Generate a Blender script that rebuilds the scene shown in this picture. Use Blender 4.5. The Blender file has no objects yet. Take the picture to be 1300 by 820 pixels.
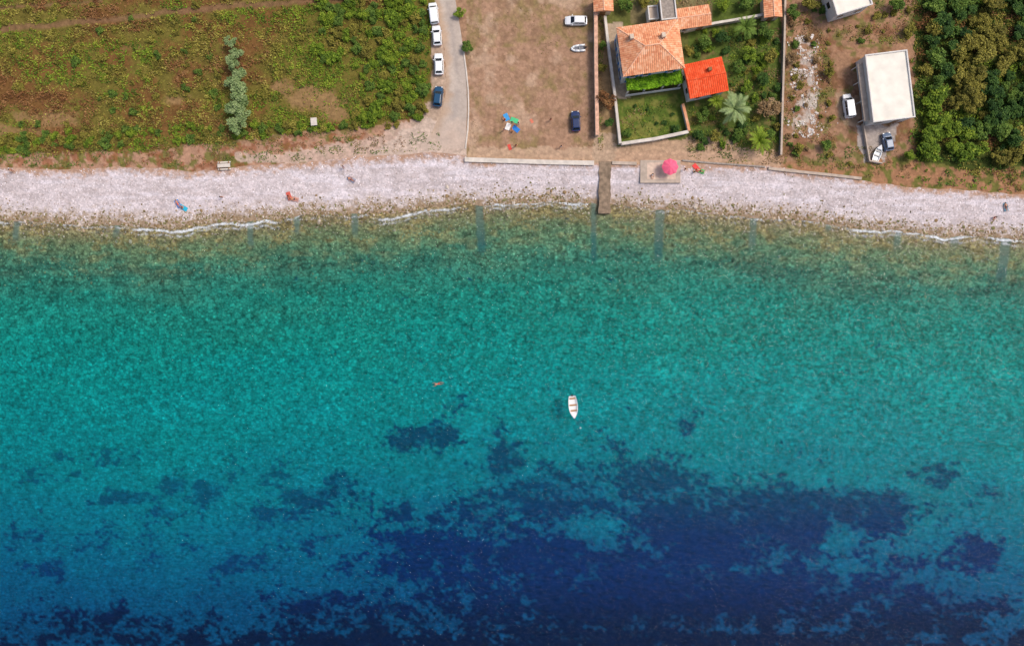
import bpy, bmesh, math, random
import numpy as np
from mathutils import Vector, Matrix
random.seed(5); rng = np.random.default_rng(5)
S = bpy.context.scene; COL = S.collection
R = math.radians
H = 150.0
def P(px, py, z=1.0):
    s = (H - z) / 1000.0
    return ((px-650)*s, (365-py)*s, z)
def lin1(c):
    c = c/255.0
    return c/12.92 if c <= .04045 else ((c+.055)/1.055)**2.4
G = 1.0
def lin(r, g, b, k=1.0): return (lin1(r)*G*k, lin1(g)*G*k, lin1(b)*G*k)
def L4(c): return (c[0], c[1], c[2], 1)
# ---------- noise ----------
TAB = np.random.default_rng(99).random((256, 256))
def vnoise(x, y, seed=0):
    x = np.asarray(x, float)+seed*17.3; y = np.asarray(y, float)+seed*31.7
    xi = np.floor(x).astype(int); yi = np.floor(y).astype(int)
    fx = x-xi; fy = y-yi; fx = fx*fx*(3-2*fx); fy = fy*fy*(3-2*fy)
    a = TAB[xi & 255, yi & 255]; b = TAB[(xi+1) & 255, yi & 255]
    c = TAB[xi & 255, (yi+1) & 255]; d = TAB[(xi+1) & 255, (yi+1) & 255]
    return (a*(1-fx)+b*fx)*(1-fy)+(c*(1-fx)+d*fx)*fy
def fbm(x, y, o=4, seed=0):
    t = 0; a = .5; n = 0
    for i in range(o):
        t = t+a*vnoise(x*2**i, y*2**i, seed+i*7); n += a; a *= .55
    return t/n
def sstep(a, b, x):
    t = np.clip((x-a)/(b-a), 0, 1); return t*t*(3-2*t)
def inpoly(x, y, poly):
    r = np.zeros(np.shape(x), bool); n = len(poly)
    for i in range(n):
        x1, y1 = poly[i]; x2, y2 = poly[(i+1) % n]
        if y1 == y2: continue
        c = ((y1 > y) != (y2 > y)) & (x < (x2-x1)*(y-y1)/(y2-y1)+x1)
        r ^= c
    return r
# ---------- materials ----------
def newmat(name):
    m = bpy.data.materials.new(name); m.use_nodes = True
    nt = m.node_tree; b = nt.nodes['Principled BSDF']
    return m, nt, b
def N(nt, t, **k):
    n = nt.nodes.new(t)
    for a, v in k.items(): setattr(n, a, v)
    return n
def math_(nt, op, a, b=None, c=None):
    n = N(nt, 'ShaderNodeMath', operation=op)
    for i, v in enumerate((a, b, c)):
        if v is None: continue
        if isinstance(v, (int, float)): n.inputs[i].default_value = v
        else: nt.links.new(v, n.inputs[i])
    return n.outputs[0]
def mulcol(nt, col, fac):
    n = N(nt, 'ShaderNodeVectorMath', operation='SCALE')
    if isinstance(col, tuple): n.inputs[0].default_value = col[:3]
    else: nt.links.new(col, n.inputs[0])
    nt.links.new(fac, n.inputs['Scale']); return n.outputs[0]
def simple(name, col, rough=.8, amp=.12, scale=1.5, bump=0, metal=0, spec=.3):
    m, nt, b = newmat(name)
    tc = N(nt, 'ShaderNodeTexCoord'); nz = N(nt, 'ShaderNodeTexNoise')
    nz.inputs['Scale'].default_value = scale; nz.inputs['Detail'].default_value = 6
    nt.links.new(tc.outputs['Object'], nz.inputs['Vector'])
    f = math_(nt, 'MULTIPLY_ADD', nz.outputs[0], amp*4, 1-amp*2)
    nt.links.new(mulcol(nt, tuple(col), f), b.inputs['Base Color'])
    b.inputs['Roughness'].default_value = rough; b.inputs['Metallic'].default_value = metal
    b.inputs['Specular IOR Level'].default_value = spec
    if bump:
        bp = N(nt, 'ShaderNodeBump'); bp.inputs['Distance'].default_value = bump
        nt.links.new(nz.outputs[0], bp.inputs['Height']); nt.links.new(bp.outputs[0], b.inputs['Normal'])
    return m
def groundmat(name, nscale, namp, vscale, vamp, bump, rough=.95, vamp_attr=False, spec=.1, v2=None, speck=None):
    m, nt, b = newmat(name)
    at = N(nt, 'ShaderNodeAttribute', attribute_name='col')
    tc = N(nt, 'ShaderNodeTexCoord')
    nz = N(nt, 'ShaderNodeTexNoise'); nz.inputs['Scale'].default_value = nscale; nz.inputs['Detail'].default_value = 8
    nz.inputs['Roughness'].default_value = .7
    nt.links.new(tc.outputs['Object'], nz.inputs['Vector'])
    f = math_(nt, 'MULTIPLY_ADD', nz.outputs[0], namp*4, 1-namp*2)
    vo = N(nt, 'ShaderNodeTexVoronoi'); vo.inputs['Scale'].default_value = vscale
    nt.links.new(tc.outputs['Object'], vo.inputs['Vector'])
    sep = N(nt, 'ShaderNodeSeparateColor'); nt.links.new(vo.outputs['Color'], sep.inputs[0])
    e = math_(nt, 'SUBTRACT', .55, vo.outputs['Distance'])          # lighter cell centre
    q = math_(nt, 'ADD', math_(nt, 'SUBTRACT', sep.outputs[0], .5), e)
    if vamp_attr:
        a2 = N(nt, 'ShaderNodeAttribute', attribute_name='rough_amt')
        q = math_(nt, 'MULTIPLY', q, a2.outputs['Fac'])
    g = math_(nt, 'MULTIPLY_ADD', q, vamp*2, 1)
    if v2:
        vb = N(nt, 'ShaderNodeTexVoronoi'); vb.inputs['Scale'].default_value = v2[0]
        nt.links.new(tc.outputs['Object'], vb.inputs['Vector'])
        s2 = N(nt, 'ShaderNodeSeparateColor'); nt.links.new(vb.outputs['Color'], s2.inputs[0])
        q2 = math_(nt, 'SUBTRACT', s2.outputs[1], .5)
        if vamp_attr: q2 = math_(nt, 'MULTIPLY', q2, a2.outputs['Fac'])
        g = math_(nt, 'MULTIPLY', g, math_(nt, 'MULTIPLY_ADD', q2, v2[1]*2, 1))
    if speck:
        vc = N(nt, 'ShaderNodeTexVoronoi'); vc.inputs['Scale'].default_value = speck[0]
        nt.links.new(tc.outputs['Object'], vc.inputs['Vector'])
        s3 = N(nt, 'ShaderNodeSeparateColor'); nt.links.new(vc.outputs['Color'], s3.inputs[0])
        mk = math_(nt, 'MULTIPLY', math_(nt, 'LESS_THAN', vc.outputs['Distance'], .3), math_(nt, 'GREATER_THAN', s3.outputs[2], .8))
        if vamp_attr: mk = math_(nt, 'MULTIPLY', mk, a2.outputs['Fac'])
        g = math_(nt, 'MULTIPLY', g, math_(nt, 'MULTIPLY_ADD', mk, speck[1], 1))
    fg = math_(nt, 'MAXIMUM', math_(nt, 'MULTIPLY', f, g), .05)
    nt.links.new(mulcol(nt, at.outputs['Color'], fg), b.inputs['Base Color'])
    b.inputs['Roughness'].default_value = rough; b.inputs['Specular IOR Level'].default_value = spec
    bp = N(nt, 'ShaderNodeBump'); bp.inputs['Distance'].default_value = bump; bp.inputs['Strength'].default_value = .8
    nt.links.new(fg, bp.inputs['Height']); nt.links.new(bp.outputs[0], b.inputs['Normal'])
    return m
def leafmat(name):
    m, nt, b = newmat(name)
    at = N(nt, 'ShaderNodeAttribute', attribute_name='col')
    tc = N(nt, 'ShaderNodeTexCoord'); nz = N(nt, 'ShaderNodeTexNoise'); nz.inputs['Scale'].default_value = 3
    nt.links.new(tc.outputs['Object'], nz.inputs['Vector'])
    f = math_(nt, 'MULTIPLY_ADD', nz.outputs[0], .6, .7)
    nt.links.new(mulcol(nt, at.outputs['Color'], f), b.inputs['Base Color'])
    b.inputs['Roughness'].default_value = .7; b.inputs['Specular IOR Level'].default_value = .2
    return m
def tilemat(name, cols, u=2.6, v=2.4):
    m, nt, b = newmat(name)
    tc = N(nt, 'ShaderNodeTexCoord'); mp = N(nt, 'ShaderNodeMapping'); mp.inputs['Scale'].default_value = (u, v, 1)
    nt.links.new(tc.outputs['UV'], mp.inputs['Vector'])
    fl = N(nt, 'ShaderNodeVectorMath', operation='FLOOR'); nt.links.new(mp.outputs[0], fl.inputs[0])
    wn = N(nt, 'ShaderNodeTexWhiteNoise'); nt.links.new(fl.outputs[0], wn.inputs['Vector'])
    nz = N(nt, 'ShaderNodeTexNoise'); nz.inputs['Scale'].default_value = .8; nt.links.new(tc.outputs['Object'], nz.inputs['Vector'])
    fac = math_(nt, 'MULTIPLY_ADD', wn.outputs['Value'], .55, math_(nt, 'MULTIPLY_ADD', nz.outputs[0], 1.0, -.28))
    cr = N(nt, 'ShaderNodeValToRGB'); e = cr.color_ramp.elements
    e[0].color = L4(cols[0]); e[1].color = L4(cols[2]); e.new(.5).color = L4(cols[1])
    nt.links.new(fac, cr.inputs[0])
    sp = N(nt, 'ShaderNodeSeparateXYZ'); nt.links.new(mp.outputs[0], sp.inputs[0])
    fu = math_(nt, 'FRACT', sp.outputs[0]); fv = math_(nt, 'FRACT', sp.outputs[1])
    hu = math_(nt, 'SINE', math_(nt, 'MULTIPLY', fu, math.pi))
    sh = math_(nt, 'MULTIPLY_ADD', math_(nt, 'GREATER_THAN', fu, .22), .2, .8)
    nt.links.new(mulcol(nt, cr.outputs[0], sh), b.inputs['Base Color'])
    bp = N(nt, 'ShaderNodeBump'); bp.inputs['Distance'].default_value = .05
    nt.links.new(math_(nt, 'ADD', hu, math_(nt, 'MULTIPLY', fv, .4)), bp.inputs['Height']); nt.links.new(bp.outputs[0], b.inputs['Normal'])
    b.inputs['Roughness'].default_value = .85; b.inputs['Specular IOR Level'].default_value = .15
    return m
M = dict(
 white=simple('white_plaster', lin(214, 208, 202), amp=.14, scale=.8),
 cream=simple('cream_plaster', lin(202, 184, 164), amp=.16, scale=.8),
 stone=simple('grey_stone', lin(150, 138, 128), amp=.35, scale=2.5, bump=.05),
 concrete=simple('concrete', lin(180, 162, 146), amp=.22, scale=1.2),
 palecon=simple('pale_concrete', lin(205, 194, 182), amp=.2, scale=1.0),
 roofwhite=simple('white_roof', lin(230, 222, 208), amp=.14, scale=.5),
 jetty=simple('jetty_concrete', lin(134, 114, 94), amp=.5, scale=1.3),
 blue=simple('blue_paint', lin(40, 110, 170), rough=.5),
 glass=simple('dark_glass', (.012, .015, .02), rough=.1, spec=.6, amp=.02),
 dark=simple('dark_rubber', (.02, .02, .02), rough=.8),
 metal=simple('grey_metal', (.35, .35, .35), rough=.4, metal=.7),
 wood=simple('wood', lin(140, 100, 65), amp=.3, scale=4),
 bark=simple('bark', lin(90, 74, 58), amp=.3, scale=4),
 carwhite=simple('white_car_paint', (.8, .8, .8), rough=.25, amp=.02, spec=.5),
 carblue=simple('dark_blue_car_paint', (.012, .028, .10), rough=.2, amp=.03, spec=.6),
 carteal=simple('teal_blue_car_paint', (.01, .06, .13), rough=.2, amp=.03, spec=.6),
 cargrey=simple('grey_blue_car_paint', (.12, .17, .26), rough=.3, amp=.03, spec=.5),
 lamp=simple('clear_lamp', (.7, .7, .68), rough=.15, amp=.02),
 redlamp=simple('red_lamp', (.4, .01, .01), rough=.3, amp=.02),
 leaf=leafmat('foliage'),
 tile_old=tilemat('weathered_terracotta_tiles', (lin(200, 118, 84), lin(232, 160, 118), lin(246, 200, 166))),
 tile_new=tilemat('new_orange_tiles', (lin(212, 70, 34), lin(234, 88, 48), lin(242, 116, 76))),
 pink=simple('pink_canvas', lin(238, 100, 130), amp=.05),
 skin=simple('skin', lin(196, 138, 108), amp=.05, rough=.6),
 hair=simple('dark_hair', (.03, .018, .01), amp=.1),
 ground=groundmat('earth_and_grass', 1.1, .24, 1.6, .13, .10),
 road=groundmat('dusty_asphalt', .7, .14, 3, .04, .01),
 beach=groundmat('pebbles', .9, .11, 3.2, .15, .05, v2=(1.6, .07)),
 seabed=groundmat('seabed_stones', 1.1, .12, 2.2, .36, .05, vamp_attr=True, v2=(1.15, .22), speck=(1.25, .55)),
 rock=groundmat('shore_rock', 2.5, .2, 1.0, .15, .03),
)
cmat = {}
def paint(r, g, b, rough=.7):
    k = (r, g, b)
    if k not in cmat: cmat[k] = simple('cloth_%d' % len(cmat), lin(r, g, b), amp=.06, rough=rough)
    return cmat[k]
# ---------- mesh helpers ----------
def setcol(me, cols, name='col'):
    a = me.color_attributes.new(name, 'FLOAT_COLOR', 'POINT')
    c = np.ones((len(me.vertices), 4), np.float32); c[:, :3] = cols
    a.data.foreach_set('color', c.ravel())
def setf(me, vals, name):
    a = me.attributes.new(name, 'FLOAT', 'POINT'); a.data.foreach_set('value', np.asarray(vals, np.float32).ravel())
def link(o, parent=None):
    COL.objects.link(o)
    if parent is not None: o.parent = parent
    return o
class MB:
    def __init__(s): s.v = []; s.f = []; s.uv = []
    def add(s, vs, fs, uvs=None):
        n = len(s.v); s.v += [tuple(v) for v in vs]; s.f += [tuple(i+n for i in f) for f in fs]
        for k, f in enumerate(fs): s.uv.append(uvs[k] if uvs else [(0, 0)]*len(f))
        return s
    def box(s, c, d, rz=0, b=0):
        x, y, z = d[0]/2, d[1]/2, d[2]/2; cs, sn = math.cos(rz), math.sin(rz)
        vs = [(c[0]+i*x*cs-j*y*sn, c[1]+i*x*sn+j*y*cs, c[2]+k*z) for k in (-1, 1) for i, j in ((-1, -1), (1, -1), (1, 1), (-1, 1))]
        return s.add(vs, [(3, 2, 1, 0), (4, 5, 6, 7), (0, 1, 5, 4), (1, 2, 6, 5), (2, 3, 7, 6), (3, 0, 4, 7)])
    def loft(s, rings, caps=True, closed=True):
        n = len(rings[0]); vs = [p for r in rings for p in r]; fs = []
        for i in range(len(rings)-1):
            for j in range(n if closed else n-1):
                k = (j+1) % n; fs.append((i*n+j, i*n+k, (i+1)*n+k, (i+1)*n+j))
        if caps: fs.append(tuple(range(n))[::-1]); fs.append(tuple((len(rings)-1)*n+j for j in range(n)))
        return s.add(vs, fs)
    def tube(s, p0, p1, r0, r1=None, n=8):
        r1 = r0 if r1 is None else r1
        p0 = Vector(p0); p1 = Vector(p1); d = (p1-p0).normalized()
        a = d.orthogonal().normalized(); b = d.cross(a)
        rg = [[tuple(p+a*r*math.cos(t*2*math.pi/n)+b*r*math.sin(t*2*math.pi/n)) for t in range(n)] for p, r in ((p0, r0), (p1, r1))]
        return s.loft(rg)
    def panel(s, A, B, C, D, u0, u1, v0, v1, off):   # A,B bottom, C,D top (C above B)
        A, B, C, D = map(Vector, (A, B, C, D)); nrm = (B-A).cross(D-A).normalized()
        def q(u, v): return tuple((A*(1-u)+B*u)*(1-v)+(D*(1-u)+C*u)*v+nrm*off)
        o = [q(u0, v0), q(u1, v0), q(u1, v1), q(u0, v1)]
        return s.add(o, [(0, 1, 2, 3)])
    def build(s, name, mat, parent=None, smooth=False, loc=None):
        me = bpy.data.meshes.new(name); me.from_pydata(s.v, [], s.f)
        me.materials.append(mat)
        ul = me.uv_layers.new(name='UVMap')
        flat = [c for f in s.uv for uv in f for c in uv]
        ul.data.foreach_set('uv', flat)
        me.update()
        bm = bmesh.new(); bm.from_mesh(me); bmesh.ops.recalc_face_normals(bm, faces=bm.faces) if len(s.f) > 5 else None
        bm.to_mesh(me); bm.free()
        if smooth: me.polygons.foreach_set('use_smooth', [True]*len(me.polygons))
        o = bpy.data.objects.new(name, me); link(o, parent)
        if loc: o.location = loc
        return o
def tag(o, label, cat=None, group=None, kind=None):
    if label: o['label'] = label
    if cat: o['category'] = cat
    if group: o['group'] = group
    if kind: o['kind'] = kind
    return o
def empty(name, loc, rz, label, cat, group=None):
    o = bpy.data.objects.new(name, None); COL.objects.link(o); o.empty_display_size = .3
    o.location = loc; o.rotation_euler = (0, 0, rz); return tag(o, label, cat, group)
# ---------- ruled grids ----------
def grid(name, pxs, rows_py, zfn, mat, colfn, extra=None):
    X = np.broadcast_to(pxs, rows_py.shape)
    Z = zfn(X, rows_py); s = (H-Z)/1000.0
    co = np.stack([(X-650)*s, (365-rows_py)*s, Z], -1).reshape(-1, 3)
    nr, nc = rows_py.shape
    idx = np.arange(nr*nc).reshape(nr, nc)
    f = np.stack([idx[:-1, :-1], idx[1:, :-1], idx[1:, 1:], idx[:-1, 1:]], -1).reshape(-1, 4)
    me = bpy.data.meshes.new(name); me.from_pydata(co.tolist(), [], f.tolist()); me.materials.append(mat)
    me.polygons.foreach_set('use_smooth', [True]*len(me.polygons))
    setcol(me, colfn(X, rows_py).reshape(-1, 3))
    if extra:
        for k, fn in extra.items(): setf(me, fn(X, rows_py).ravel(), k)
    me.update(); o = bpy.data.objects.new(name, me); link(o); o['kind'] = 'structure'
    return o
PX = np.concatenate([[-9000, -3000, -1200, -600, -350], np.arange(-250, 1551, 1.6), [1650, 1900, 2500, 4300, 10300]])
SHx = [0, 100, 200, 300, 400, 450, 500, 550, 600, 650, 700, 750, 800, 850, 900, 950, 1000, 1050, 1100, 1150, 1200, 1250, 1300]
SHy = [281, 286, 290, 282, 273, 271, 270, 264, 260, 260, 256, 257, 262, 266, 270, 276, 280, 284, 291, 295, 299, 302, 305]
TPx = [0, 100, 150, 200, 250, 300, 400, 450, 500, 550, 590, 600, 750, 800, 980, 1060, 1150, 1200, 1300]
TPy = [213, 216, 211, 214, 218, 212, 205, 199, 197, 194, 198, 204, 206, 208, 211, 223, 238, 240, 247]
def shore(px): return np.interp(px, SHx, SHy)+(fbm(px/22., px*0+3, 3, 4)-.5)*7
def top(px): return np.interp(px, TPx, TPy)+(fbm(px/14., px*0+9, 3, 8)-.5)*5
def C(*c): return np.array(lin(*c))
def mix(a, b, t): return a*(1-t[..., None])+b*t[..., None]
def bare(x, y):
    """how bare the field soil is around (395,128) and a few smaller spots"""
    q = np.zeros(np.shape(x))
    for cx, cy, rx, ry, a in [(395, 128, 44, 20, 1), (360, 112, 22, 14, .8), (425, 145, 28, 12, .8), (60, 150, 60, 14, .75), (220, 128, 40, 10, .5), (20, 165, 50, 10, .7), (180, 62, 40, 8, .4)]:
        q = np.maximum(q, a*np.exp(-((x-cx)/rx)**2-((y-cy)/ry)**2))
    return sstep(.32, .75, q+(fbm(x/12, y/10, 4, 130)-.5)*.9)
def trackd(x, y):
    c1 = np.interp(x, [-300, 0, 100, 250, 400, 470], [44, 38, 29, 13, 1, -4])+(fbm(x/30, x*0, 2, 140)-.5)*5
    c2 = np.interp(x, [-300, 0, 60, 130], [12, 10, 7, 2])
    return np.minimum(np.abs(y-c1), np.abs(y-c2)+2+(x > 130)*50)
# land
def landcol(x, y):
    wx = x+(fbm(x/14, y/14, 3, 21)-.5)*16; wy = y+(fbm(x/14, y/14, 3, 22)-.5)*16
    n1 = fbm(x/30, y/30, 4, 1); n2 = fbm(x/9, y/9, 4, 2); n3 = fbm(x/60, y/40, 3, 3)
    c = np.zeros(x.shape+(3,))+C(156, 122, 96)
    c = mix(c, C(104, 98, 48), sstep(.5, .6, n2)*.7*(x < 555))
    def put(poly, col, amt=1.0, hard=False):
        nonlocal c
        m = inpoly(x if hard else wx, y if hard else wy, poly).astype(float)*amt
        c = mix(c, col, m)
        return m
    BIG = -9000
    fp = [(BIG, BIG), (548, BIG), (552, 0), (548, 60), (545, 130), (520, 152), (440, 162), (380, 170), (280, 182), (180, 190), (60, 196), (BIG, 198)]
    m0 = put(fp, C(106, 96, 44))
    c = mix(c, C(114, 78, 46), m0*sstep(.46, .62, n3)*.85)
    c = mix(c, C(142, 112, 76), bare(x, y)*m0*.9)
    c = mix(c, C(124, 94, 68), (1-sstep(2, 6, trackd(x, y)+(n2-.5)*5))*m0*.85)
    # scrubby bank and shore path
    m = put([(BIG, 198), (60, 194), (250, 188), (400, 174), (500, 160), (548, 135), (552, 200), (400, 210), (200, 222), (BIG, 222)], C(166, 128, 104))
    c = mix(c, C(104, 102, 50), m*sstep(.5, .6, n2)*.9)
    c = mix(c, C(136, 84, 56), m*sstep(.55, .65, fbm(x/7, y/7, 3, 40))*.7)
    put([(470, 178), (520, 150), (550, 130), (560, 200), (470, 206), (300, 204), (300, 199)], C(190, 164, 148), .8)
    put([(540, BIG), (556, BIG), (566, 100), (560, 160), (500, 178), (548, 140)], C(176, 152, 132), .9)
    put([(540, 150), (592, 165), (596, 206), (500, 206), (470, 192)], C(190, 168, 152), .9)
    # middle field
    m = put([(588, BIG), (757, BIG), (757, 205), (592, 205)], C(160, 126, 102), 1, True)
    c = mix(c, C(132, 114, 74), m*sstep(.5, .75, n1*.5+n2*.5+.10*(y < 60)+.1*(x < 612))*.85)
    c = mix(c, C(180, 150, 126), m*sstep(.52, .7, fbm(x/25, y/25, 3, 50))*.8)
    c = mix(c, C(134, 104, 80), m*sstep(.55, .7, fbm(x/8, y/12, 4, 51))*.6)
    put([(592, 186), (760, 186), (760, 206), (592, 206)], C(182, 152, 126), .8)
    # property
    put([(757, BIG), (992, BIG), (992, 192), (757, 192)], C(94, 96, 50), 1, True)
    m = put([(868, BIG), (990, BIG), (990, 190), (874, 190)], C(82, 96, 42), 1, True)
    c = mix(c, C(124, 106, 68), m*sstep(.54, .66, n2)*.7)
    put([(759, 10), (768, 10), (784, 184), (759, 184)], C(154, 126, 96), .8, True)
    put([(770, 30), (790, 28), (800, 125), (782, 125)], C(170, 150, 128), 1, True)
    put([(785, 128), (864, 118), (872, 172), (790, 183)], C(84, 100, 40), 1, True)
    m = inpoly(x, y, [(788, 128), (862, 118), (868, 170), (792, 180)])*sstep(.46, .6, n2); c = mix(c, C(122, 120, 60), m*.8)
    put([(800, 0), (905, 0), (905, 30), (800, 30)], C(124, 110, 80), .8, True)
    put([(752, 184), (786, 186), (872, 174), (985, 192), (985, 214), (752, 212)], C(180, 148, 122), .9)
    put([(757, 168), (780, 168), (784, 214), (755, 214)], C(172, 146, 122), .9)
    # right yard
    m = put([(992, BIG), (1165, BIG), (1165, 130), (1172, 240), (992, 222)], C(154, 118, 92))
    c = mix(c, C(108, 104, 56), m*sstep(.5, .62, n2)*.85)
    c = mix(c, C(126, 88, 64), m*sstep(.55, .68, fbm(x/14, y/14, 4, 52))*.8)
    m = inpoly(wx, wy, [(1010, 50), (1036, 55), (1040, 110), (1030, 170), (1004, 165), (1012, 110)])*sstep(.42, .6, n2)
    c = mix(c, C(196, 182, 172), m*.8)
    put([(1120, 158), (1140, 158), (1136, 180), (1120, 205), (1095, 207), (1090, 160)], C(168, 156, 148), .95)
    put([(1062, 120), (1090, 118), (1094, 160), (1066, 160)], C(172, 144, 118), .7)
    # wood
    put([(1158, BIG), (10000, BIG), (10000, 228), (1200, 222), (1164, 205), (1160, 100)], C(66, 74, 32))
    m = put([(1150, 196), (1200, 212), (10000, 216), (10000, 262), (1100, 250), (1000, 228), (990, 205), (1100, 205)], C(156, 114, 84))
    c = mix(c, C(94, 100, 44), m*sstep(.5, .58, n2)*.85)
    return c
t = np.linspace(0, 1, 130)
tp = top(PX)
rows = tp[None, :]*(1-t[:, None])+(-45)*t[:, None]
rows = np.concatenate([rows, np.array([-60, -90, -150, -300, -700, -2000, -9000.])[:, None]+0*tp[None, :]])
rows = rows[::-1]
land = grid('ground', PX, rows, lambda x, y: 1.0+0*x, M['ground'], landcol)
# beach
sh = shore(PX)
tb = np.linspace(0, 1, 50)
rowsB = tp[None, :]*(1-tb[:, None])+sh[None, :]*tb[:, None]
def bt(x, y): return (y-top(x))/(shore(x)-top(x))
def beachz(x, y):
    u = np.clip(bt(x, y), 0, 1)
    z = 1.0*(1-u)**.8+(fbm(x/10, y/5, 3, 12)-.5)*.16*np.sin(u*math.pi)
    return np.where(u <= .001, 1.0, np.where(u >= .999, 0.0, z))
def beachcol(x, y):
    u = bt(x, y); n = fbm(x/16, y/6, 4, 31); n2 = fbm(x/5, y/4, 3, 32)
    c = np.zeros(x.shape+(3,))+C(200, 187, 187)
    c = mix(c, C(182, 168, 166), sstep(.45, .65, n)*.75)
    c = mix(c, C(216, 206, 210), sstep(.5, .7, fbm(x/40, y/5, 3, 34))*.6)
    c = mix(c, C(174, 140, 118), (1-sstep(.0, .17, u+(n2-.5)*.3)))
    c = mix(c, C(180, 162, 148), sstep(.62, .85, u+(n2-.5)*.4)*.6)
    c = mix(c, C(142, 118, 88), sstep(.78, .97, u+(n2-.5)*.5)*.85)
    return c
grid('beach', PX, rowsB, beachz, M['beach'], beachcol)
# seabed
LANES = [(608, 246, 612, 326, 10), (753, 235, 754, 336, 7), (838, 262, 835, 336, 11), (957, 276, 954, 320, 9), (1278, 298, 1270, 362, 13),
         (317, 278, 319, 318, 7), (376, 268, 378, 302, 7), (449, 262, 452, 304, 8), (150, 284, 146, 306, 8), (22, 282, 18, 312, 8), (1140, 294, 1137, 322, 8), (1212, 296, 1210, 318, 9), (1052, 284, 1050, 300, 7)]
def lanes(x, y):
    m = np.zeros(x.shape)
    for x0, y0, x1, y1, w in LANES:
        tt = np.clip((y-y0)/(y1-y0), 0, 1); cx = x0+(x1-x0)*tt
        d = np.abs(x-cx+(fbm(x/5, y/5, 2, 60)-.5)*3)
        m = np.maximum(m, (1-sstep(w/2-1.5, w/2+1.5, d))*sstep(y0-5, y0+3, y)*(1-sstep(y1-14, y1+2, y)))
    return m
GR = [(522, 556, 26, 14, .95), (556, 550, 22, 16, .95), (640, 585, 26, 26, .85), (600, 665, 90, 40, .78), (690, 640, 90, 42, .9), (745, 606, 45, 14, .65), (560, 705, 100, 45, 1), (740, 705, 160, 45, 1.1),
      (830, 618, 55, 36, .85), (900, 680, 130, 50, 1.2), (1000, 665, 100, 46, 1.1), (1085, 652, 70, 34, 1.05), (1132, 640, 34, 22, .9), (1240, 706, 36, 24, .95), (1190, 606, 36, 18, .62), (1252, 622, 30, 14, .6), (868, 540, 20, 26, .6),
      (262, 626, 24, 17, .85), (220, 614, 20, 14, .8), (165, 632, 44, 9, .8), (400, 630, 62, 15, .7), (315, 715, 28, 14, .75), (432, 612, 20, 18, .7), (75, 580, 18, 9, .6), (208, 650, 22, 10, .7), (350, 656, 70, 16, .55),
      (112, 692, 30, 20, .58), (28, 690, 34, 26, .58), (65, 720, 20, 12, .75), (400, 692, 60, 26, .52), (512, 655, 34, 20, .68), (640, 545, 26, 16, .5), (580, 515, 30, 18, .52), (780, 570, 40, 18, .5),
      (480, 712, 60, 22, .66), (1150, 715, 50, 14, .6), (320, 600, 60, 16, .5), (60, 605, 50, 10, .5), (150, 580, 50, 12, .48), (200, 700, 60, 20, .4),
      (850, 760, 330, 42, 1.1), (1180, 780, 120, 40, .85), (420, 780, 110, 34, .78), (120, 790, 110, 26, .75), (700, 835, 700, 44, 1.1)]
def grass(x, y):
    w = np.zeros(x.shape)
    for cx, cy, rx, ry, a in GR:
        w = np.maximum(w, a*np.exp(-(((x-cx)/rx)**2+((y-cy)/ry)**2)*.55))
    for cx, cy, rx, ry, a in [(765, 680, 40, 22, .5), (735, 668, 24, 18, .4), (1062, 690, 26, 26, .45), (650, 655, 22, 10, .3), (530, 620, 40, 12, .3), (830, 690, 30, 12, .25)]:
        w = w-a*np.exp(-(((x-cx)/rx)**2+((y-cy)/ry)**2))
    n = fbm(x/20, y/13, 5, 71); nf = fbm(x/5, y/4, 4, 72)
    q = w+(n-.5)*1.2+(nf-.5)*1.15
    return sstep(.40, .76, q), w
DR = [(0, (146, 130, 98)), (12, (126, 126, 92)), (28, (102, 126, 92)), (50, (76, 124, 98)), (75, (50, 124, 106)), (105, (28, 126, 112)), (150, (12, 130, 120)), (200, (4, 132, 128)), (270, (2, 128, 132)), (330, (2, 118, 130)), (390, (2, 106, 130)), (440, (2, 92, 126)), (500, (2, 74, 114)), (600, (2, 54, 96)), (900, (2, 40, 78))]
def sdist(x, y): return y-shore(x)
def seacol(x, y):
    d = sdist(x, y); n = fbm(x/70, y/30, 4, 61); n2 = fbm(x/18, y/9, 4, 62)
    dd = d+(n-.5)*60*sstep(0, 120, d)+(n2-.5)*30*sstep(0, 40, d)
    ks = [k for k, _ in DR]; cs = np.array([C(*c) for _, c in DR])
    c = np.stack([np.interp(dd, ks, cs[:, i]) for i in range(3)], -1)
    b = np.exp(-((d-64)/26)**2)*sstep(.42, .64, fbm(x/60, y/12, 4, 63)); c = mix(c, C(38, 92, 80), b*.65)
    br = sstep(.46, .7, fbm(x/14, y/8, 4, 64))*(1-sstep(8, 80, d)); c = mix(c, C(146, 130, 84), br*.6)
    lt = sstep(.5, .8, fbm(x/90, y/45, 3, 65))*sstep(60, 160, d)*(1-sstep(330, 420, d)); c = c*(1+.15*lt[..., None])
    sp = (fbm(x/4.5, y/3.5, 3, 66)-.5)*sstep(40, 120, d); c = c*(1+.75*sp*(1-.4*sstep(250, 450, d)))[..., None]
    g, w = grass(x, y)
    dk = mix(np.zeros(x.shape+(3,))+C(2, 62, 94), C(3, 36, 90), sstep(590, 690, y)); dk = mix(dk, C(2, 20, 56), sstep(720, 810, y))
    dk = dk*(1+(fbm(x/7, y/3, 4, 67)-.5)*.9)[..., None]
    fade = .92-.22*(1-sstep(330, 480, x))*(1-sstep(715, 760, y))
    c = mix(c, dk, g*fade)
    c = mix(c, C(2, 74, 118), np.clip(w, 0, 1)*sstep(.35, .85, w)*(1-g)*.65)
    ln = lanes(x, y); c = mix(c, mix(np.zeros(x.shape+(3,))+C(96, 122, 112), C(36, 98, 102), sstep(10, 60, d)), ln*.75)
    return c
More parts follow.
